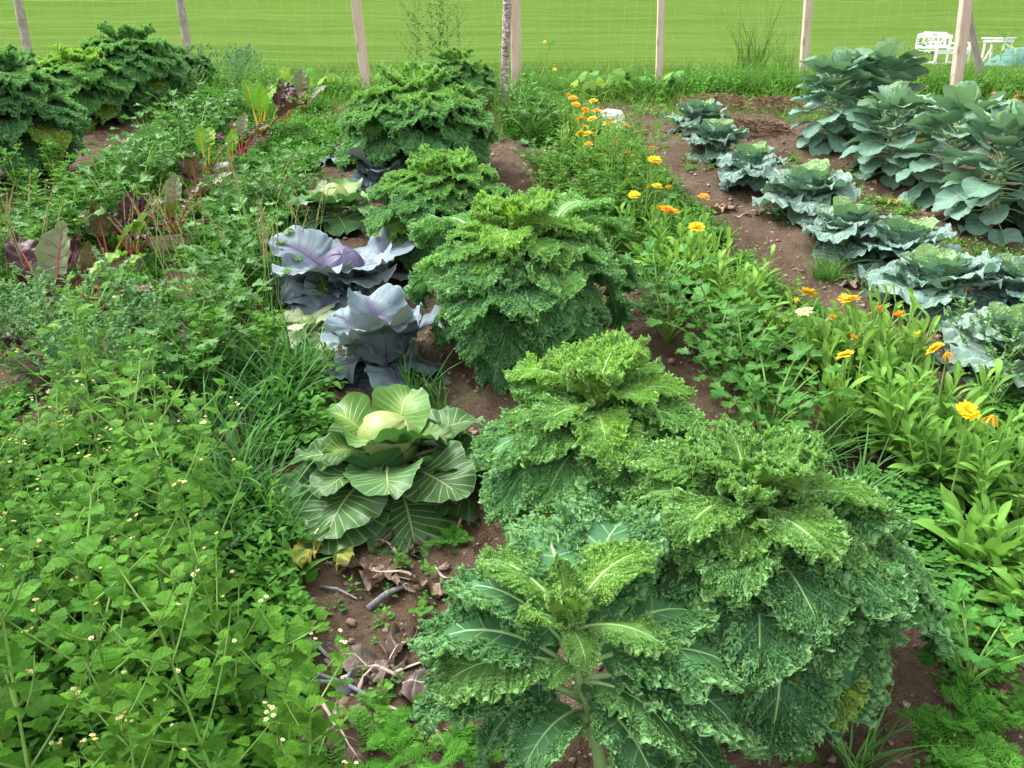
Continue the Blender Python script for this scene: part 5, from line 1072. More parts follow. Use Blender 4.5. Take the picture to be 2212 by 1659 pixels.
cover('sparse_weeds', WL, np.concatenate([poly_pts([(1420, 300), (1650, 330), (2212, 560), (2212, 900), (1900, 640), (1600, 500)], 330, _w, 0, .55, 4, .2), poly_pts([(1700, 330), (2000, 420), (2212, 560), (2212, 640), (1900, 560)], 260, _w, 0, .5, 6, .2), poly_pts([(1500, 1350), (2212, 1350), (2212, 1700), (1700, 1700)], 160, _w, 0, .5, 8, .15), poly_pts([(650, 1180), (1000, 1180), (900, 1650), (700, 1650)], 30, _w, 0)]), _w, .3, .8, M_WEED)
# clover and wood sorrel
def cloverlet(seed, n=4, s=1.0):
    r = np.random.RandomState(seed); lf = fan_leaf(5, 1, .014 * s, .008 * s, ([0, .3, .7, 1], [.25, .9, 1.1, .7]), r, bend=(.1, -.25, 1), cup=.2, psi0=1.2, mid=.7); mb = MB()
    for i in range(n):
        a = r.rand() * 6.28; d = .02 * math.sqrt(r.rand()); h = .025 + .04 * r.rand(); q = r.rand(); c = np.array([d * math.cos(a), d * math.sin(a), h])
        for k in range(3): mb.scatter(lf[:3], [mat4(c, a + k * 2.094, .05 + .15 * r.rand(), 0, .8 + .4 * r.rand())], [q])
    return mb.arrays()
CL = [cloverlet(280 + i) for i in range(4)]
cover('clover_patch', CL, np.concatenate([poly_pts([(1850, 1060), (1990, 1070), (2080, 1170), (2060, 1250), (1900, 1190)], 300, _w), poly_pts([(1960, 1250), (2090, 1260), (2180, 1400), (2060, 1420), (1990, 1340)], 250, _w), poly_pts([(480, 1180), (640, 1140), (640, 1200), (520, 1230)], 90, _w), poly_pts([(2100, 900), (2212, 880), (2300, 1000), (2200, 1040)], 250, _w)]), _w, .8, 1.3, M_CLOVER, .2)
rr_ = np.random.RandomState(9)
for k, p in enumerate(spaced([(1990, 1290), (2120, 1290), (2180, 1380), (2060, 1390)], 12, .03, rr_, .06)):
    root = thing('sorrel_flower', 'tiny yellow flower on the sorrel patch by the arching kale leaves', 'flower', Vector(p), k, 'tiny yellow sorrel flowers')
    mb = MB(); mb.add(*tube(np.array([[0, 0, 0], [0.003, 0, .035], [0, 0, .07]]), [.0008] * 3, 4)); mb.obj('stem', M_GSTEM, root); f = link('flower', FLW['m'][0], root, (0, 0, .07)); f.scale = (.9,) * 3; f.rotation_euler = (.3, .2, 0)
# mayweed
def frond(seed, L=.13, npair=15):
    r = np.random.RandomState(seed); P, d = curve_pts((0, 0, 0), 0, .95, .15 - .5 * r.rand(), L, 18, 1.2); mb = MB(); mb.add(*tube(P, np.linspace(.0013, .0006, 18), 3))
    for k in range(npair):
        t = .15 + .85 * k / npair; p = along(P, t); l = L * .26 * math.sin(math.pi * (.12 + .85 * (k / npair) ** .9)) + .004
        for sd in (1, -1):
            a = sd * (1.05 + .2 * r.rand()); e = .25 + (r.rand() - .5) * .7; dr = np.array([math.sin(a) * math.cos(e), math.cos(a) * math.cos(e), math.sin(e)])
            up = np.array([0, 0, 1.0]); w = np.cross(dr, up); w /= np.linalg.norm(w); hw = .0012
            mb.add([p - w * hw, p + dr * l - w * hw * .5, p + dr * l + w * hw * .5, p + w * hw], [[0, 1, 2, 3]])
            for tt in (.3, .5, .7, .88):
                for s2 in (1, -1):
                    q = p + dr * l * tt; d2 = dr * .75 + w * s2 * .75 + up * (r.rand() - .3) * .7; l2 = l * .42 * (1.15 - tt * .6); w2 = np.cross(d2, up); w2 /= np.linalg.norm(w2) + 1e-9
                    mb.add([q - w2 * hw * .8, q + d2 * l2 - w2 * hw * .4, q + d2 * l2 + w2 * hw * .4, q + w2 * hw * .8], [[0, 1, 2, 3]])
    return mb.arrays()
FR = [frond(290 + i) for i in range(3)]
def may_shape(seed, n):
    r = np.random.RandomState(seed); mb = MB()
    for i in range(n): mb.scatter(FR[i % 3], [mat4((.015 * r.randn(), .015 * r.randn(), 0), i * 2.4 + r.rand(), (r.rand() - .5) * .7, (r.rand() - .5) * .5, .7 + .6 * r.rand())], [r.rand()])
    return mb.mesh('foliage', M_FERNY)
MAY = [may_shape(300 + i, 7 + 2 * i) for i in range(3)]
for k, (px, py, s) in enumerate([(2040, 1640, 1.15), (2080, 1570, 1.1), (2110, 1700, 1.2), (2150, 1620, .9), (2180, 1560, .7)]):
    tuft('mayweed_plant', MAY[k % 3], GP(px, py), s * .72, 'feathery bright green weed on the stony soil beyond the sprawling kale', 'weed', 'feathery weeds on stony soil', (1.0, 1.0, 1), k)
for k, (px, py, s) in enumerate([(790, 1610, .9), (860, 1640, .9), (900, 1560, .6), (1010, 1640, .7), (960, 1690, .9), (1060, 1640, .7), (720, 1700, 1.0), (980, 1190, .6), (950, 1170, .5), (830, 1540, .6)]):
    tuft('mayweed_plant', MAY[k % 3], GP(px, py), s * .72, 'feathery weed sprouting around the withered cabbage remains', 'weed', 'feathery weeds around the withered remains', (1.1, 1.08, 1), k + .5)

# ------------------------------------------------------------------ grass: strip by the fence and meadow
_q = np.random.RandomState(91)
BL = [blade(.09, .0045, 1.5 - .3 * i, .9 - .5 * i, 3) for i in range(4)]
def xyz(x, y): return np.stack([x, y, np.where(y < 6.85, soil_z(x, y), terr(x, y))], -1)
def strip(n, x0, x1, y0, y1, patch=None):
    y = y0 + (y1 - y0) * _q.rand(n); x = (x0 + (x1 - x0) * _q.rand(n)); k = np.abs(x) < .66 * y + .3
    if patch is not None: k &= vnoise(x, y, patch[1], 3) > patch[0]
    return xyz(x[k], y[k])
cover('fence_grass', BL, np.concatenate([strip(26000, -5.4, 5.6, 6.35, 8.4), strip(9000, -1.2, 5.5, 5.7, 6.5, (.42, .4)), strip(4000, -5, -1.5, 6.0, 6.5, (.3, .4))]), _q, .55, 1.6, M_GRASS, .35, 1.5).color = (1.35, 1.2, .8, 1)
BT = [blade(.30, .005, 1.5 - .2 * i, 1.0 - .5 * i, 4) for i in range(4)]
cover('rough_fence_grass', BT, np.concatenate([strip(5200, -5.2, 5.4, 7.0, 7.75), strip(3500, 1.6, 3.9, 7.1, 7.9), strip(2500, -5, -2.0, 6.8, 7.9)]), _q, .4, .95, M_GRASS, .35).color = (1.3, 1.12, .85, 1)
cover('rough_fence_weeds', WL, np.concatenate([strip(700, -5.2, 5.4, 6.9, 7.7), strip(900, 1.4, 4.2, 7.1, 7.8), strip(900, -5, -1.9, 6.5, 7.7)]), _q, .8, 1.9, M_WEED)
BF = [blade(.10, .009, 1.45 - .3 * i, .8 - .4 * i, 2) for i in range(3)]
y_ = 8.2 + 20 * _q.rand(70000) ** 1.7; x_ = (_q.rand(70000) - .5) * 2 * (.64 * y_ + .4)
o_ = cover('meadow_grass', BF, xyz(x_, y_) - np.array([0, 0, .02]), _q, .5, 1.15, M_MOWN, .4)

# ------------------------------------------------------------------ the fence
def wood_mat(name, lo, hi, dark, sc=(60, 60, 3), rough=.75, knots=True):
    t = NT(name); co = t.obj_co(); n = t.noise(1.0, t.scalev(co, sc), 4, .65, .6); n2 = t.noise(4.5, co, 3)
    c = t.mix(t.rng(n, .35, .7), lo, hi); c = t.mix(t.math('MULTIPLY', t.rng(n2, .5, .68), .45), c, dark)
    if knots:
        v = t.n('ShaderNodeTexVoronoi'); t.put(v.inputs['Vector'], t.scalev(co, (9, 9, 3.2))); v.inputs['Scale'].default_value = 1.0
        c = t.mix(t.math('MULTIPLY', t.rng(v.outputs['Distance'], .16, .07), .75), c, dark)
    return t.out(t.bsdf(c, rough, .2, t.bump(n, .4, .004)))
M_SAWN = wood_mat('sawn_wood', (.46, .35, .28), (.62, .50, .42), (.26, .16, .11))
M_GREY = wood_mat('weathered_wood', (.24, .20, .18), (.36, .32, .29), (.12, .09, .075), (40, 40, 4))
M_BARK = wood_mat('grey_bark', (.24, .19, .16), (.46, .40, .36), (.09, .06, .045), (22, 22, 9))
def birch_mat():
    t = NT('peeling_birch_bark'); co = t.obj_co(); n = t.noise(1.0, t.scalev(co, (34, 34, 62)), 4, .7, .8); n2 = t.noise(1.0, t.scalev(co, (18, 18, 110)), 3, .6, .4)
    c = t.mix(t.rng(n, .42, .58), (.17, .10, .08), (.58, .52, .50)); c = t.mix(t.math('MULTIPLY', t.rng(n2, .54, .62), .85), c, (.07, .045, .04))
    return t.out(t.bsdf(c, .8, .2, t.bump(n, .6, .005)))
M_BIRCH = birch_mat()
def post(px, py, tx, H, w, mat, kind, label, y=None, top=None):
    base = G(px, py) if y is None else at_dist(px, py, y)
    if y is not None: base.z = float(terr(0, y))
    tp = top if top is not None else at_dist(tx, 0, base.y)
    d = (tp - base).normalized(); root = thing('fence_post', label, 'post', base, 0, 'posts of the garden fence')
    root.rotation_mode = 'QUATERNION'; root.rotation_quaternion = d.to_track_quat('Z', 'Y')
    r = np.random.RandomState(int(px)); n = 26; z = np.linspace(-.12, H, n); mb = MB()
    if kind == 'square':
        e = .14; sec = np.array([[-1, -1 + e], [-1 + e, -1], [1 - e, -1], [1, -1 + e], [1, 1 - e], [1 - e, 1], [-1 + e, 1], [-1, 1 - e]]) * w / 2
        V = np.concatenate([np.broadcast_to(sec[None], (n, 8, 2)) * (1 + .02 * (r.rand(n, 1, 1) - .5)) + .004 * np.stack([np.sin(z * 2.1), np.cos(z * 1.7)], -1)[:, None], np.broadcast_to(z[:, None, None], (n, 8, 1))], -1)
        F = np.concatenate([gridF(n, 8, True), [[(n - 1) * 8 + a for a in (0, 1, 2, 7)], [(n - 1) * 8 + a for a in (7, 2, 3, 6)], [(n - 1) * 8 + a for a in (6, 3, 4, 5)]]]); mb.add(V, F); mb.obj('post', mat, root, False)
    else:
        th = np.linspace(0, 2 * np.pi, 16, endpoint=False); ph = r.rand(4) * 6
        rad = w / 2 * (1.04 - .1 * z[:, None] / H + .05 * np.sin(3 * th[None] + ph[0] + z[:, None] * 2) + .05 * np.sin(9 * z[:, None] + ph[1]) + .05 * r.randn(n, 16) * (.7 if kind == 'birch' else .5))
        cx = .008 * np.sin(z * 2.3 + ph[2]); V = np.stack([cx[:, None] + rad * np.cos(th), .3 * cx[:, None] + rad * np.sin(th), np.broadcast_to(z[:, None], rad.shape)], -1)
        F = np.concatenate([gridF(n, 16, True), [[(n - 1) * 16 + a for a in (0, k, k + 1, k + 2)] for k in range(1, 14, 2)]]); mb.add(V, F); mb.obj('post', mat, root)
    return root, base, d
post(77, 190, 38, 1.75, .068, M_BARK, 'round', 'crooked grey round post with flaking bark behind the pale kale')
post(420, 186, 388, 1.8, .066, M_BARK, 'round', 'weathered brown round post behind the tallest dark kale')
post(792, 203, 768, 1.8, .070, M_SAWN, 'square', 'pale sawn post behind the chard row, next to yellowing squash leaves')
post(1089, 222, 1096, 1.7, .062, M_BIRCH, 'birch', 'birch pole with peeling black and white bark')
post(1114, 199, 1113, 1.75, .080, M_SAWN, 'square', 'sawn post standing against the birch pole')
post(1422, 187, 1428, 1.8, .058, M_SAWN, 'square', 'slim sawn post above the dark squash plant')
post(1732, 184, 1746, 1.8, .064, M_SAWN, 'square', 'sawn post partly behind the dark dense sprout plant')
_, b8, d8 = post(2060, 212, 2086, 1.8, .072, M_SAWN, 'square', 'leaning sawn post in front of the white bench, joined by a brace')
br = G(2126, 196); tp8 = at_dist(2089, 16, 7.42)
rt, _, _ = post(2126, 196, 0, (tp8 - br).length, .058, M_GREY, 'round', 'grey diagonal brace propped against the leaning sawn post', None, tp8)
rt.name = 'fence_brace'; rt['category'] = 'brace'; del rt['group']
def netting():
    r = np.random.RandomState(61); mb = MB(); y0 = 7.50; xs = np.arange(-5.0, 5.2, .102); z0 = float(terr(0, y0))
    hs = np.concatenate([np.arange(.03, .55, .062), np.arange(.56, 1.9, .118)])
    def pt(x, h): 
        sag = .03 * math.sin(x * 2.1) + .02 * math.sin(x * 5.3 + h * 3); return np.array([x + .012 * math.sin(h * 7 + x * 3) - .02 * h, y0 + .05 * math.sin(x * 2.1 + .5) + .02 * h, z0 + h + sag * (.3 + h * .4)])
    for x in xs:
        dx = (r.rand() - .5) * .018; P = np.array([pt(x + dx + (r.rand() - .5) * .004, h) for h in hs]); mb.add(*tube(P, .0008, 4))
    for h in hs:
        P = np.array([pt(x, h + (r.rand() - .5) * .006) for x in xs]); mb.add(*tube(P, .0007, 4))
    m = plain_mat('netting_wire', (.24, .38, .24), (.34, .46, .32), 3, .4, .4, 0)
    tag(mb.obj('wire_netting', m), 'fine pale green wire netting stretched along the fence posts', 'fence netting')
netting()

# ------------------------------------------------------------------ bench, table and netted bed on the meadow
def boxes(name, L, m, parent, bev=.012):
    """one part made of boards: centre, size, rotation about y"""
    import bmesh
    bm = bmesh.new()
    for c, s, ry in L:
        r = bmesh.ops.create_cube(bm, size=1.0); bmesh.ops.scale(bm, vec=s, verts=r['verts']); bmesh.ops.rotate(bm, matrix=Matrix.Rotation(ry, 3, 'Y'), verts=r['verts']); bmesh.ops.translate(bm, vec=c, verts=r['verts'])
    bmesh.ops.bevel(bm, geom=bm.edges[:], offset=bev, segments=2, affect='EDGES', clamp_overlap=True)
    me = bpy.data.meshes.new(name); bm.to_mesh(me); bm.free(); me.materials.append(m); return link(name, me, parent)
def poly_board(name, pts, y0, y1, m, parent):
    import bmesh
    bm = bmesh.new(); f = bm.faces.new([bm.verts.new((x, y0, z)) for x, z in pts]); e = bmesh.ops.extrude_face_region(bm, geom=[f])
    bmesh.ops.translate(bm, vec=(0, y1 - y0, 0), verts=[v for v in e['geom'] if isinstance(v, bmesh.types.BMVert)]); bmesh.ops.recalc_face_normals(bm, faces=bm.faces[:])
    me = bpy.data.meshes.new(name); bm.to_mesh(me); bm.free(); me.materials.append(m); return link(name, me, parent)
def bench():
    p = at_dist(2033, 139, 24.0); p.z = float(terr(0, 24.0)); W = 2.0; D = .70
    root = thing('garden_bench', 'white painted garden bench with a shaped backrest on the meadow', 'bench', p, R(36), None, .84); hw = W / 2
    boxes('seat', [((0, -D * .5 + D * (k + .5) / 5, .43), (W - .02, D / 5 - .012, .035), 0) for k in range(5)], M_WHITE, root)
    boxes('seat_rail', [((0, -D / 2 + .02, .365), (W - .16, .03, .09), 0), ((0, D / 2 - .02, .365), (W - .16, .03, .09), 0)], M_WHITE, root)
    for sx in (-1, 1):
        boxes('leg', [((sx * (hw - .045), -D / 2 + .035, .32), (.075, .07, .64), 0)], M_WHITE, root)
        boxes('leg', [((sx * (hw - .045), D / 2 - .0, .44), (.075, .065, .88), 0)], M_WHITE, root)
        boxes('armrest', [((sx * (hw - .045), -.02, .662), (.10, D + .06, .04), 0)], M_WHITE, root)
        boxes('side_rail', [((sx * (hw - .045), 0, .51), (.03, D - .06, .05), 0), ((sx * (hw - .045), 0, .09), (.03, D - .06, .06), 0)], M_WHITE, root)
    poly_board('top_rail', [(-hw, .80), (-hw, .90), (-hw * .72, .93), (-hw * .58, .985), (hw * .58, .985), (hw * .72, .93), (hw, .90), (hw, .80)], D / 2 - .04, D / 2 + .02, M_WHITE, root)
    boxes('backrest', [((0, D / 2 - .01, .56), (W - .16, .035, .10), 0)] + [((x, D / 2 - .011, .70), (.10, .03, .19), 0) for x in (-hw * .62, -hw * .2, hw * .2, hw * .62)] +
          [((x, D / 2 - .013, .70), (.07, .022, .30), a) for x, a in ((-hw * .41, .75), (hw * .0, -.75), (hw * .41, .75))], M_WHITE, root, .006)
    boxes('foot_rail', [((0, -.02, .06), (W - .15, .05, .05), 0)], M_WHITE, root)
bench()
def table():
    p = at_dist(2147, 143, 23.2); p.z = float(terr(0, 23.2)); root = thing('garden_table', 'white wooden garden table with slanted trestle legs beside the bench', 'table', p, R(38), None, .92); s = .66
    boxes('table_top', [((-s / 2 + s * (k + .5) / 5, 0, .715), (s / 5 - .006, s, .035), 0) for k in range(5)], M_WHITE, root, .006)
    boxes('apron', [((0, -s * .42, .65), (s * .86, .025, .085), 0), ((0, s * .42, .65), (s * .86, .025, .085), 0), ((-s * .42, 0, .65), (.025, s * .78, .085), 0), ((s * .42, 0, .65), (.025, s * .78, .085), 0)], M_WHITE, root, .006)
    for sy in (-1, 1):
        for sx in (-1, 1): boxes('leg', [((sx * s * .36, sy * s * .38, .31), (.075, .05, .65), -sx * .12)], M_WHITE, root, .006)
        boxes('brace', [((0, sy * s * .325, .33), (.06, .035, .78), .75)], M_WHITE, root, .006)
table()
def netted_bed():
    p = at_dist(2235, 147, 22.0); p.z = float(terr(0, 22.)); root = thing('netted_bed', 'low mound of blue green crop netting behind the table', 'crop netting', p)
    u = np.linspace(-1, 1, 40); v = np.linspace(-1, 1, 26); U, V = np.meshgrid(u, v, indexing='ij')
    H = .48 * (1 - U ** 4) * (1 - np.abs(V) ** 2.5) + .10 * (vnoise(U * 3, V * 3, .6, 2) - .5) * (1 - U ** 2); P = np.stack([U * 1.15, V * .6, H - .03], -1)
    mb = MB(); mb.add(P, gridF(40, 26)[:, ::-1]); mb.obj('netting', plain_mat('crop_netting', (.045, .13, .10), (.11, .22, .18), 14, .7, .2, .6), root)
    mb = MB()
    for x in (-.8, -.1, .6): mb.add(*tube(np.array([[x + .02, -.6, -.05], [x, -.45, .4], [x, 0, .50], [x, .45, .4], [x, .6, -.05]]), .012, 6))
    mb.obj('hoop', M_GSTEM, root)
netted_bed()
sk = G(1897, 146); root = thing('garden_stake', 'thin grey stake standing in the meadow near the bench', 'stake', sk); mb = MB(); mb.add(*tube(np.array([[0, 0, -.05], [.01, 0, .35], [.03, 0, .64]]), [.022, .021, .018], 8)); mb.obj('stake', M_GREY, root)

# ------------------------------------------------------------------ stones, straw heaps, withered leaves, sticks
def stone(px, py, s, m, label, seed, group=None, name='white_stone', flat=.7):
    r = np.random.RandomState(seed); u = np.linspace(.05, np.pi - .05, 12); v = np.linspace(0, 2 * np.pi, 18, endpoint=False); U, V = np.meshgrid(u, v, indexing='ij')
    n = np.stack([np.sin(U) * np.cos(V), np.sin(U) * np.sin(V), np.cos(U)], -1); k = 1 + .5 * (vnoise(n[..., 0] * 2 + seed, n[..., 1] * 2 + n[..., 2] * 1.7, .8, 3) - .5) + .22 * (vnoise(n[..., 0] * 5, n[..., 1] * 5 + n[..., 2] * 4 + seed, .8, 5) - .5)
    P = n * k[..., None] * np.array([s * (1 + .4 * r.rand()), s * .85, s * flat]); mb = MB(); mb.add(P, gridF(12, 18, True)); p = GP(px, py); p.z += s * flat * .45
    o = mb.obj(name, m, None, True, p); o.rotation_euler = (0, 0, r.rand() * 6); tag(o, label, 'stone', group)
def rock_mat(name, lo, hi, sp):
    t = NT(name); co = t.obj_co(); n = t.noise(14, co, 5, .7); n2 = t.noise(26, co, 4, .7); c = t.mix(t.rng(n, .4, .6), lo, hi); c = t.mix(t.math('MULTIPLY', t.rng(n2, .54, .62), .8), c, sp)
    return t.out(t.bsdf(c, .85, .2, t.bump(n2, .6, .01)))
M_ROCK = rock_mat('white_rock', (.46, .42, .38), (.74, .72, .69), (.24, .18, .13)); M_DROCK = rock_mat('speckled_rock', (.14, .12, .09), (.45, .42, .38), (.07, .06, .035)); M_ROCK2 = rock_mat('brown_rock', (.24, .17, .12), (.36, .28, .22), (.14, .09, .06))
for k, (px, py, s, m, l) in enumerate([(1247, 262, .045, M_ROCK, 'flat white stone nearest the orange marigolds'), (1272, 262, .06, M_ROCK, 'white stone behind the orange flower pair'), (1290, 268, .05, M_ROCK, 'small white stone in the middle of the stone heap'), (1322, 262, .075, M_ROCK, 'largest white stone on top of the stone heap'),
        (1334, 278, .085, M_DROCK, 'dark speckled mossy stone in the stone heap'), (1318, 290, .075, M_ROCK, 'white stone leaning under the speckled one'), (1300, 252, .06, M_ROCK2, 'brown stone at the back of the stone heap'), (1350, 292, .045, M_ROCK, 'small greyish white stone at the end of the heap')]):
    stone(px, py, s * 1.05, m, l, 20 + k, 'stones of the white stone heap')
for k, (px, py, s, l) in enumerate([(1010, 1310, .016, 'rounded tan stone in the bare hollow below the withered leaves'), (925, 1180, .010, 'small tan stone among withered leaves'), (835, 1370, .011, 'flat brown stone on the bare soil hollow'), (1010, 1365, .018, 'reddish stone touching the front kale leaves'), (485, 368, .05, 'pale round stone beside the yellow chard stalks'), (2170, 700, .012, 'pale pebble behind the orange marigolds'), (1780, 1560, .012, 'brown stone on the stony soil below the sprawling kale')]):
    stone(px, py, s, M_ROCK2 if k != 4 else M_ROCK, l, 40 + k, None, 'field_stone', .6)
M_MULCH = plain_mat('old_straw', (0.13, 0.085, 0.05), (0.27, 0.19, 0.12), 40, 0.8, 0.1, 0.2)
def heap(px, py, sx, sy, h, label, seed):
    r = np.random.RandomState(seed); p = GP(px, py); root = thing('straw_heap', label, 'straw heap', p, 0)
    U, V = np.meshgrid(np.linspace(-1, 1, 40), np.linspace(-1, 1, 22), indexing='ij'); Hh = h * np.clip(1 - U ** 2 - V ** 2, 0, 1) ** .6 + .025 * (vnoise(U * 6, V * 4, .5, seed) - .5)
    mb = MB(); mb.add(np.stack([U * sx, V * sy, Hh - .02 + V * sy * SLOPE], -1), gridF(40, 22)[:, ::-1]); mb.obj('mound', plain_mat('mulch', (.10, .06, .035), (.24, .155, .10), 30, .9, .1, .8), root)
    b = (np.array([[-.5, -.02, 0], [.5, -.02, 0], [.5, .02, 0], [-.5, .02, 0]]) * np.array([1, 1, 1]), np.array([[0, 1, 2, 3]]), np.zeros((4, 3))); Ms = []
    for k in range(700):
        a = r.rand() * 6.28; d = math.sqrt(r.rand()); x, y = d * math.cos(a), d * math.sin(a); z = h * max(0, 1 - x * x - y * y) ** .6; m = np.eye(4); m[:3, :3] = np.array(Matrix.Rotation(r.rand() * 6.28, 3, 'Z') @ Matrix.Rotation((r.rand() - .5) * .9, 3, 'Y') @ Matrix.Rotation(r.rand() * 3, 3, 'X')) * (.05 + .08 * r.rand()); m[:3, 3] = (x * sx, y * sy, z - .005 + y * sy * SLOPE); Ms.append(m)
    mb = MB(); mb.scatter(b, Ms, r.rand(len(Ms))); o = mb.obj('loose_straw', M_MULCH, root, False); tag(o, kind='stuff')
heap(1545, 226, .34, .15, .09, 'brown straw heap on the grass strip below the netting', 1)
heap(1670, 234, .30, .13, .10, 'straw heap next to the dark dense sprout plant', 2)
heap(1625, 285, .26, .11, .06, 'dark mulch heap between the savoy row and the sprout plants', 3)
def dead_proto(seed, L, W):
    r = np.random.RandomState(seed)
    V, F, A, M, tip = fan_leaf(64, 10, L, W, ([0, .15, .4, .7, 1], [.3, .6, .8, .6, .3]), r, pet=.06, pr=.006, bend=(.1, (r.rand() - .5) * 1.2, 1), cup=.5 * r.rand() - .1, psi0=1.6, mid=.8, rag=.22, ruff=((.03, 4, 1), (.02, 9, 1), (.011, 19, 1.0), (.005, 41, 1)), lat=(r.rand() - .5) * .8)
    c = 1 - .45 * np.clip(np.abs(V[:, 0]) / W, 0, 1); V = V.copy(); V[:, 0] *= c; V[:, 2] = V[:, 2] * .5 + .035 * (vnoise(V[:, 0] * 30, V[:, 1] * 30, 1, seed) - .5)
    return (V, F, A, M, tip)
DEADL = [proto_mesh('withered_leaf', dead_proto(700 + i, .19, .075), [M_DEAD, M_DEAD]) for i in range(5)]
YELL = [proto_mesh('yellowed_leaf', dead_proto(720 + i, .13, .055), [M_YEL, M_YEL]) for i in range(2)]
def flat_leaf(pm, px, py, az, sc, label, group, name='withered_leaf', col=(1, 1, 1), lift=.012, el=None, cat='dead leaf'):
    p = GP(px, py); p.z += lift + (.04 if px in (700, 745) else 0); o = link(name, pm[0], None, p); o.rotation_euler = rotm(az, (SLOPE * math.cos(az)) if el is None else el, .2 * math.sin(px)).to_euler(); o.scale = (sc,) * 3; o.color = (*col, 1); tag(o, label, cat, group)
GD1, GD2 = 'withered leaves below the large green cabbage', 'withered leaves around the old red cabbage stump'
for k, (px, py, az, sc) in enumerate([(790, 1180, 1.9, 1.0), (850, 1165, 1.3, 1.1), (900, 1150, -1.7, .9), (760, 1210, 2.4, .9), (840, 1250, 1.9, 1.1), (900, 1265, -1.2, 1.0), (960, 1290, 1.2, .9), (790, 1260, .6, 1.05), (940, 1240, 2.6, .8), (990, 1320, .8, .7), (860, 1215, -.6, .9)]):
    c = (1.3, 1.2, 1.15) if k in (3, 7, 4) else (.62, .55, .5); flat_leaf(DEADL[k % 5], px, py, az, sc, 'brown crumpled leaf on the soil under the large green cabbage', GD1, col=c)
for k, (px, py, az, sc) in enumerate([(760, 1510, .5, 1.0), (800, 1490, 1.8, 1.0), (850, 1470, 1.2, 1.1), (720, 1530, 2.9, 1.1), (840, 1530, 2.2, .9), (890, 1500, -1.2, 1.0), (750, 1560, -2.6, .9), (810, 1560, .2, .8), (920, 1560, 2.7, .8), (700, 1560, 2.6, .9), (880, 1610, 1.2, .8)]):
    c = (1.0, 1.0, 1.1) if k in (1, 5) else (.45, .4, .38); flat_leaf(DEADL[(k + 2) % 5], px, py, az, sc, 'blackish shrivelled leaf heaped around the old stump near the feathery weeds', GD2, col=c)
flat_leaf(YEL_ := YELL[0], 700, 1150, 3.3, 1.15, 'yellowed torn cabbage leaf hanging at the edge of the soil hollow', None, 'yellowed_leaf', el=-.1, cat='leaf')
flat_leaf(YELL[1], 745, 1150, 2.9, 1.05, 'yellow and green decaying leaf under the large green cabbage', None, 'yellowed_leaf', (.7, .9, .8), cat='leaf')
flat_leaf(YELL[0], 1880, 425, 2.6, 1.0, 'yellow leaf drooping under the sprout plants near the biggest savoy', None, 'yellowed_leaf', cat='leaf')
flat_leaf(YELL[1], 1870, 445, 3.2, .8, 'pale dried leaf curling beside the yellow one under the sprouts', None, 'yellowed_leaf', (1.1, .95, 1.3), cat='leaf')
flat_leaf(YELL[1], 2000, 480, 3.4, .7, 'yellow leaf on the soil beneath the crooked sprout stalk', None, 'yellowed_leaf', cat='leaf')
flat_leaf(DEADL[0], 1512, 465, 1.1, 1.0, 'large straw coloured dry leaf on bare soil beside the marigolds', None, col=(1.6, 1.45, 1.2))
flat_leaf(DEADL[1], 1530, 450, 1.6, .7, 'dry pale leaf stalk beside the large straw coloured leaf', None, col=(1.5, 1.35, 1.1))
flat_leaf(DEADL[2], 1590, 470, 1.4, .8, 'dark curled dead leaf on the path near the biggest savoy', None, col=(.5, .5, .55))
flat_leaf(DEADL[3], 1790, 615, 1.5, .8, 'grey dry leaf strip on the soil behind the orange marigolds', None, col=(1.3, 1.3, 1.3))
flat_leaf(DEADL[4], 470, 560, 1.4, .7, 'brown dry leaf on the soil patch beside the celeriac', None, col=(.9, .75, .6))
flat_leaf(DEADL[0], 170, 400, .8, .9, 'brown dry leaf under the dark outer kale', None, col=(1.3, 1.1, .7))
flat_leaf(DEADL[1], 210, 320, .8, .8, 'pale dead leaf under the yellow green outer kale', None, col=(1.6, 1.5, 1.1))
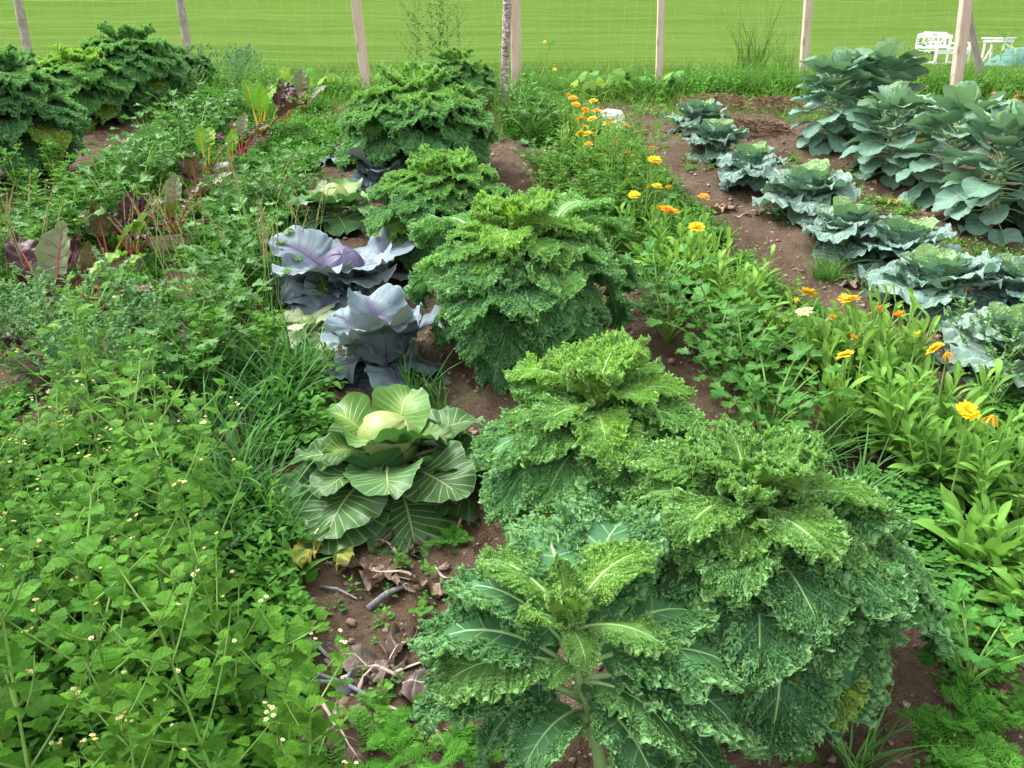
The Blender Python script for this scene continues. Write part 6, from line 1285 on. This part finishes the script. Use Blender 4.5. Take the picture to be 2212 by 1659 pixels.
# the old stump and stalks
p = GP(745, 1500); root = thing('cabbage_stump', 'old bluish red cabbage stump among shrivelled leaves', 'stump', p); mb = MB(); mb.add(*tube(np.array([[0, 0, -.02], [.0, .004, .012], [.004, .012, .026]]), [.022, .021, .014], 12)); mb.obj('stump', plain_mat('stump_skin', (.10, .10, .13), (.26, .26, .33), 30, .6, .3, .4), root)
mb = MB()
for az, l, e in ((-1.5, .13, .1), (-1.2, .12, .15), (2.0, .08, -.1), (.3, .07, .3)): P_, _ = curve_pts((0, 0, .02), az, e, e - .25, l, 5); mb.add(*tube(P_, np.linspace(.0055, .003, 5), 6))
mb.obj('leaf_stub', plain_mat('stub_skin', (.10, .10, .14), (.28, .28, .36), 30, .6, .3, .3), root)
def stick(x0, y0, x1, y1, rad, m, label, group=None, name='dry_stalk', cat='stalk', h=.012):
    a, b = GP(x0, y0), GP(x1, y1); a.z += h; b.z += h; mid = (a + b) / 2 + Vector((0, 0, .01)); mb = MB(); V, F, A = tube(np.array([list(a - a), list(mid - a), list(b - a)]), [rad, rad * .9, rad * .6], 7); mb.add(V, F, A)
    tag(mb.obj(name, m, None, True, a), label, cat, group)
M_TWIG = plain_mat('dead_stalk', (.14, .13, .15), (.30, .28, .32), 40, .7, .2, .4)
stick(795, 1315, 880, 1272, .009, M_TWIG, 'grey dead cabbage stalk across the bare soil hollow'); stick(655, 1375, 715, 1420, .006, M_TWIG, 'dark thin stalk at the edge of the weed bed'); stick(690, 1265, 770, 1290, .004, M_TWIG, 'thin dry stalk above the soil hollow')
stick(310, 445, 365, 405, .006, M_STRAW, 'long yellow straw on the bare soil between celeriac plants'); stick(300, 448, 335, 470, .004, M_STRAW, 'short straw crossing beside the long yellow one'); stick(1815, 770, 1840, 825, .003, M_STRAW, 'dry stem lying behind the golden marigold'); stick(1630, 985, 1655, 1060, .004, M_STRAW, 'brown dry stalk beside the celeriac')
stick(2140, 690, 2200, 735, .006, M_STRAW, 'pale dry stem beside the silvery savoy'); stick(985, 1170, 1010, 1120, .004, M_STRAW, 'orange brown twig near the front kale')
mb = MB(); lf_ = fan_leaf(10, 2, .022, .007, SMALL, np.random.RandomState(1), bend=(.05, .2, 1), cup=.4, psi0=1.2, mid=.9); mb.add(lf_[0], lf_[1], lf_[2]); pp = GP(1825, 1535); pp.z += .012
o = mb.obj('white_petal', M_WHITE, None, True, pp); o.rotation_euler = (0, 0, -1.3); tag(o, 'single white petal lying on the stony soil below the sprawling kale', 'petal')
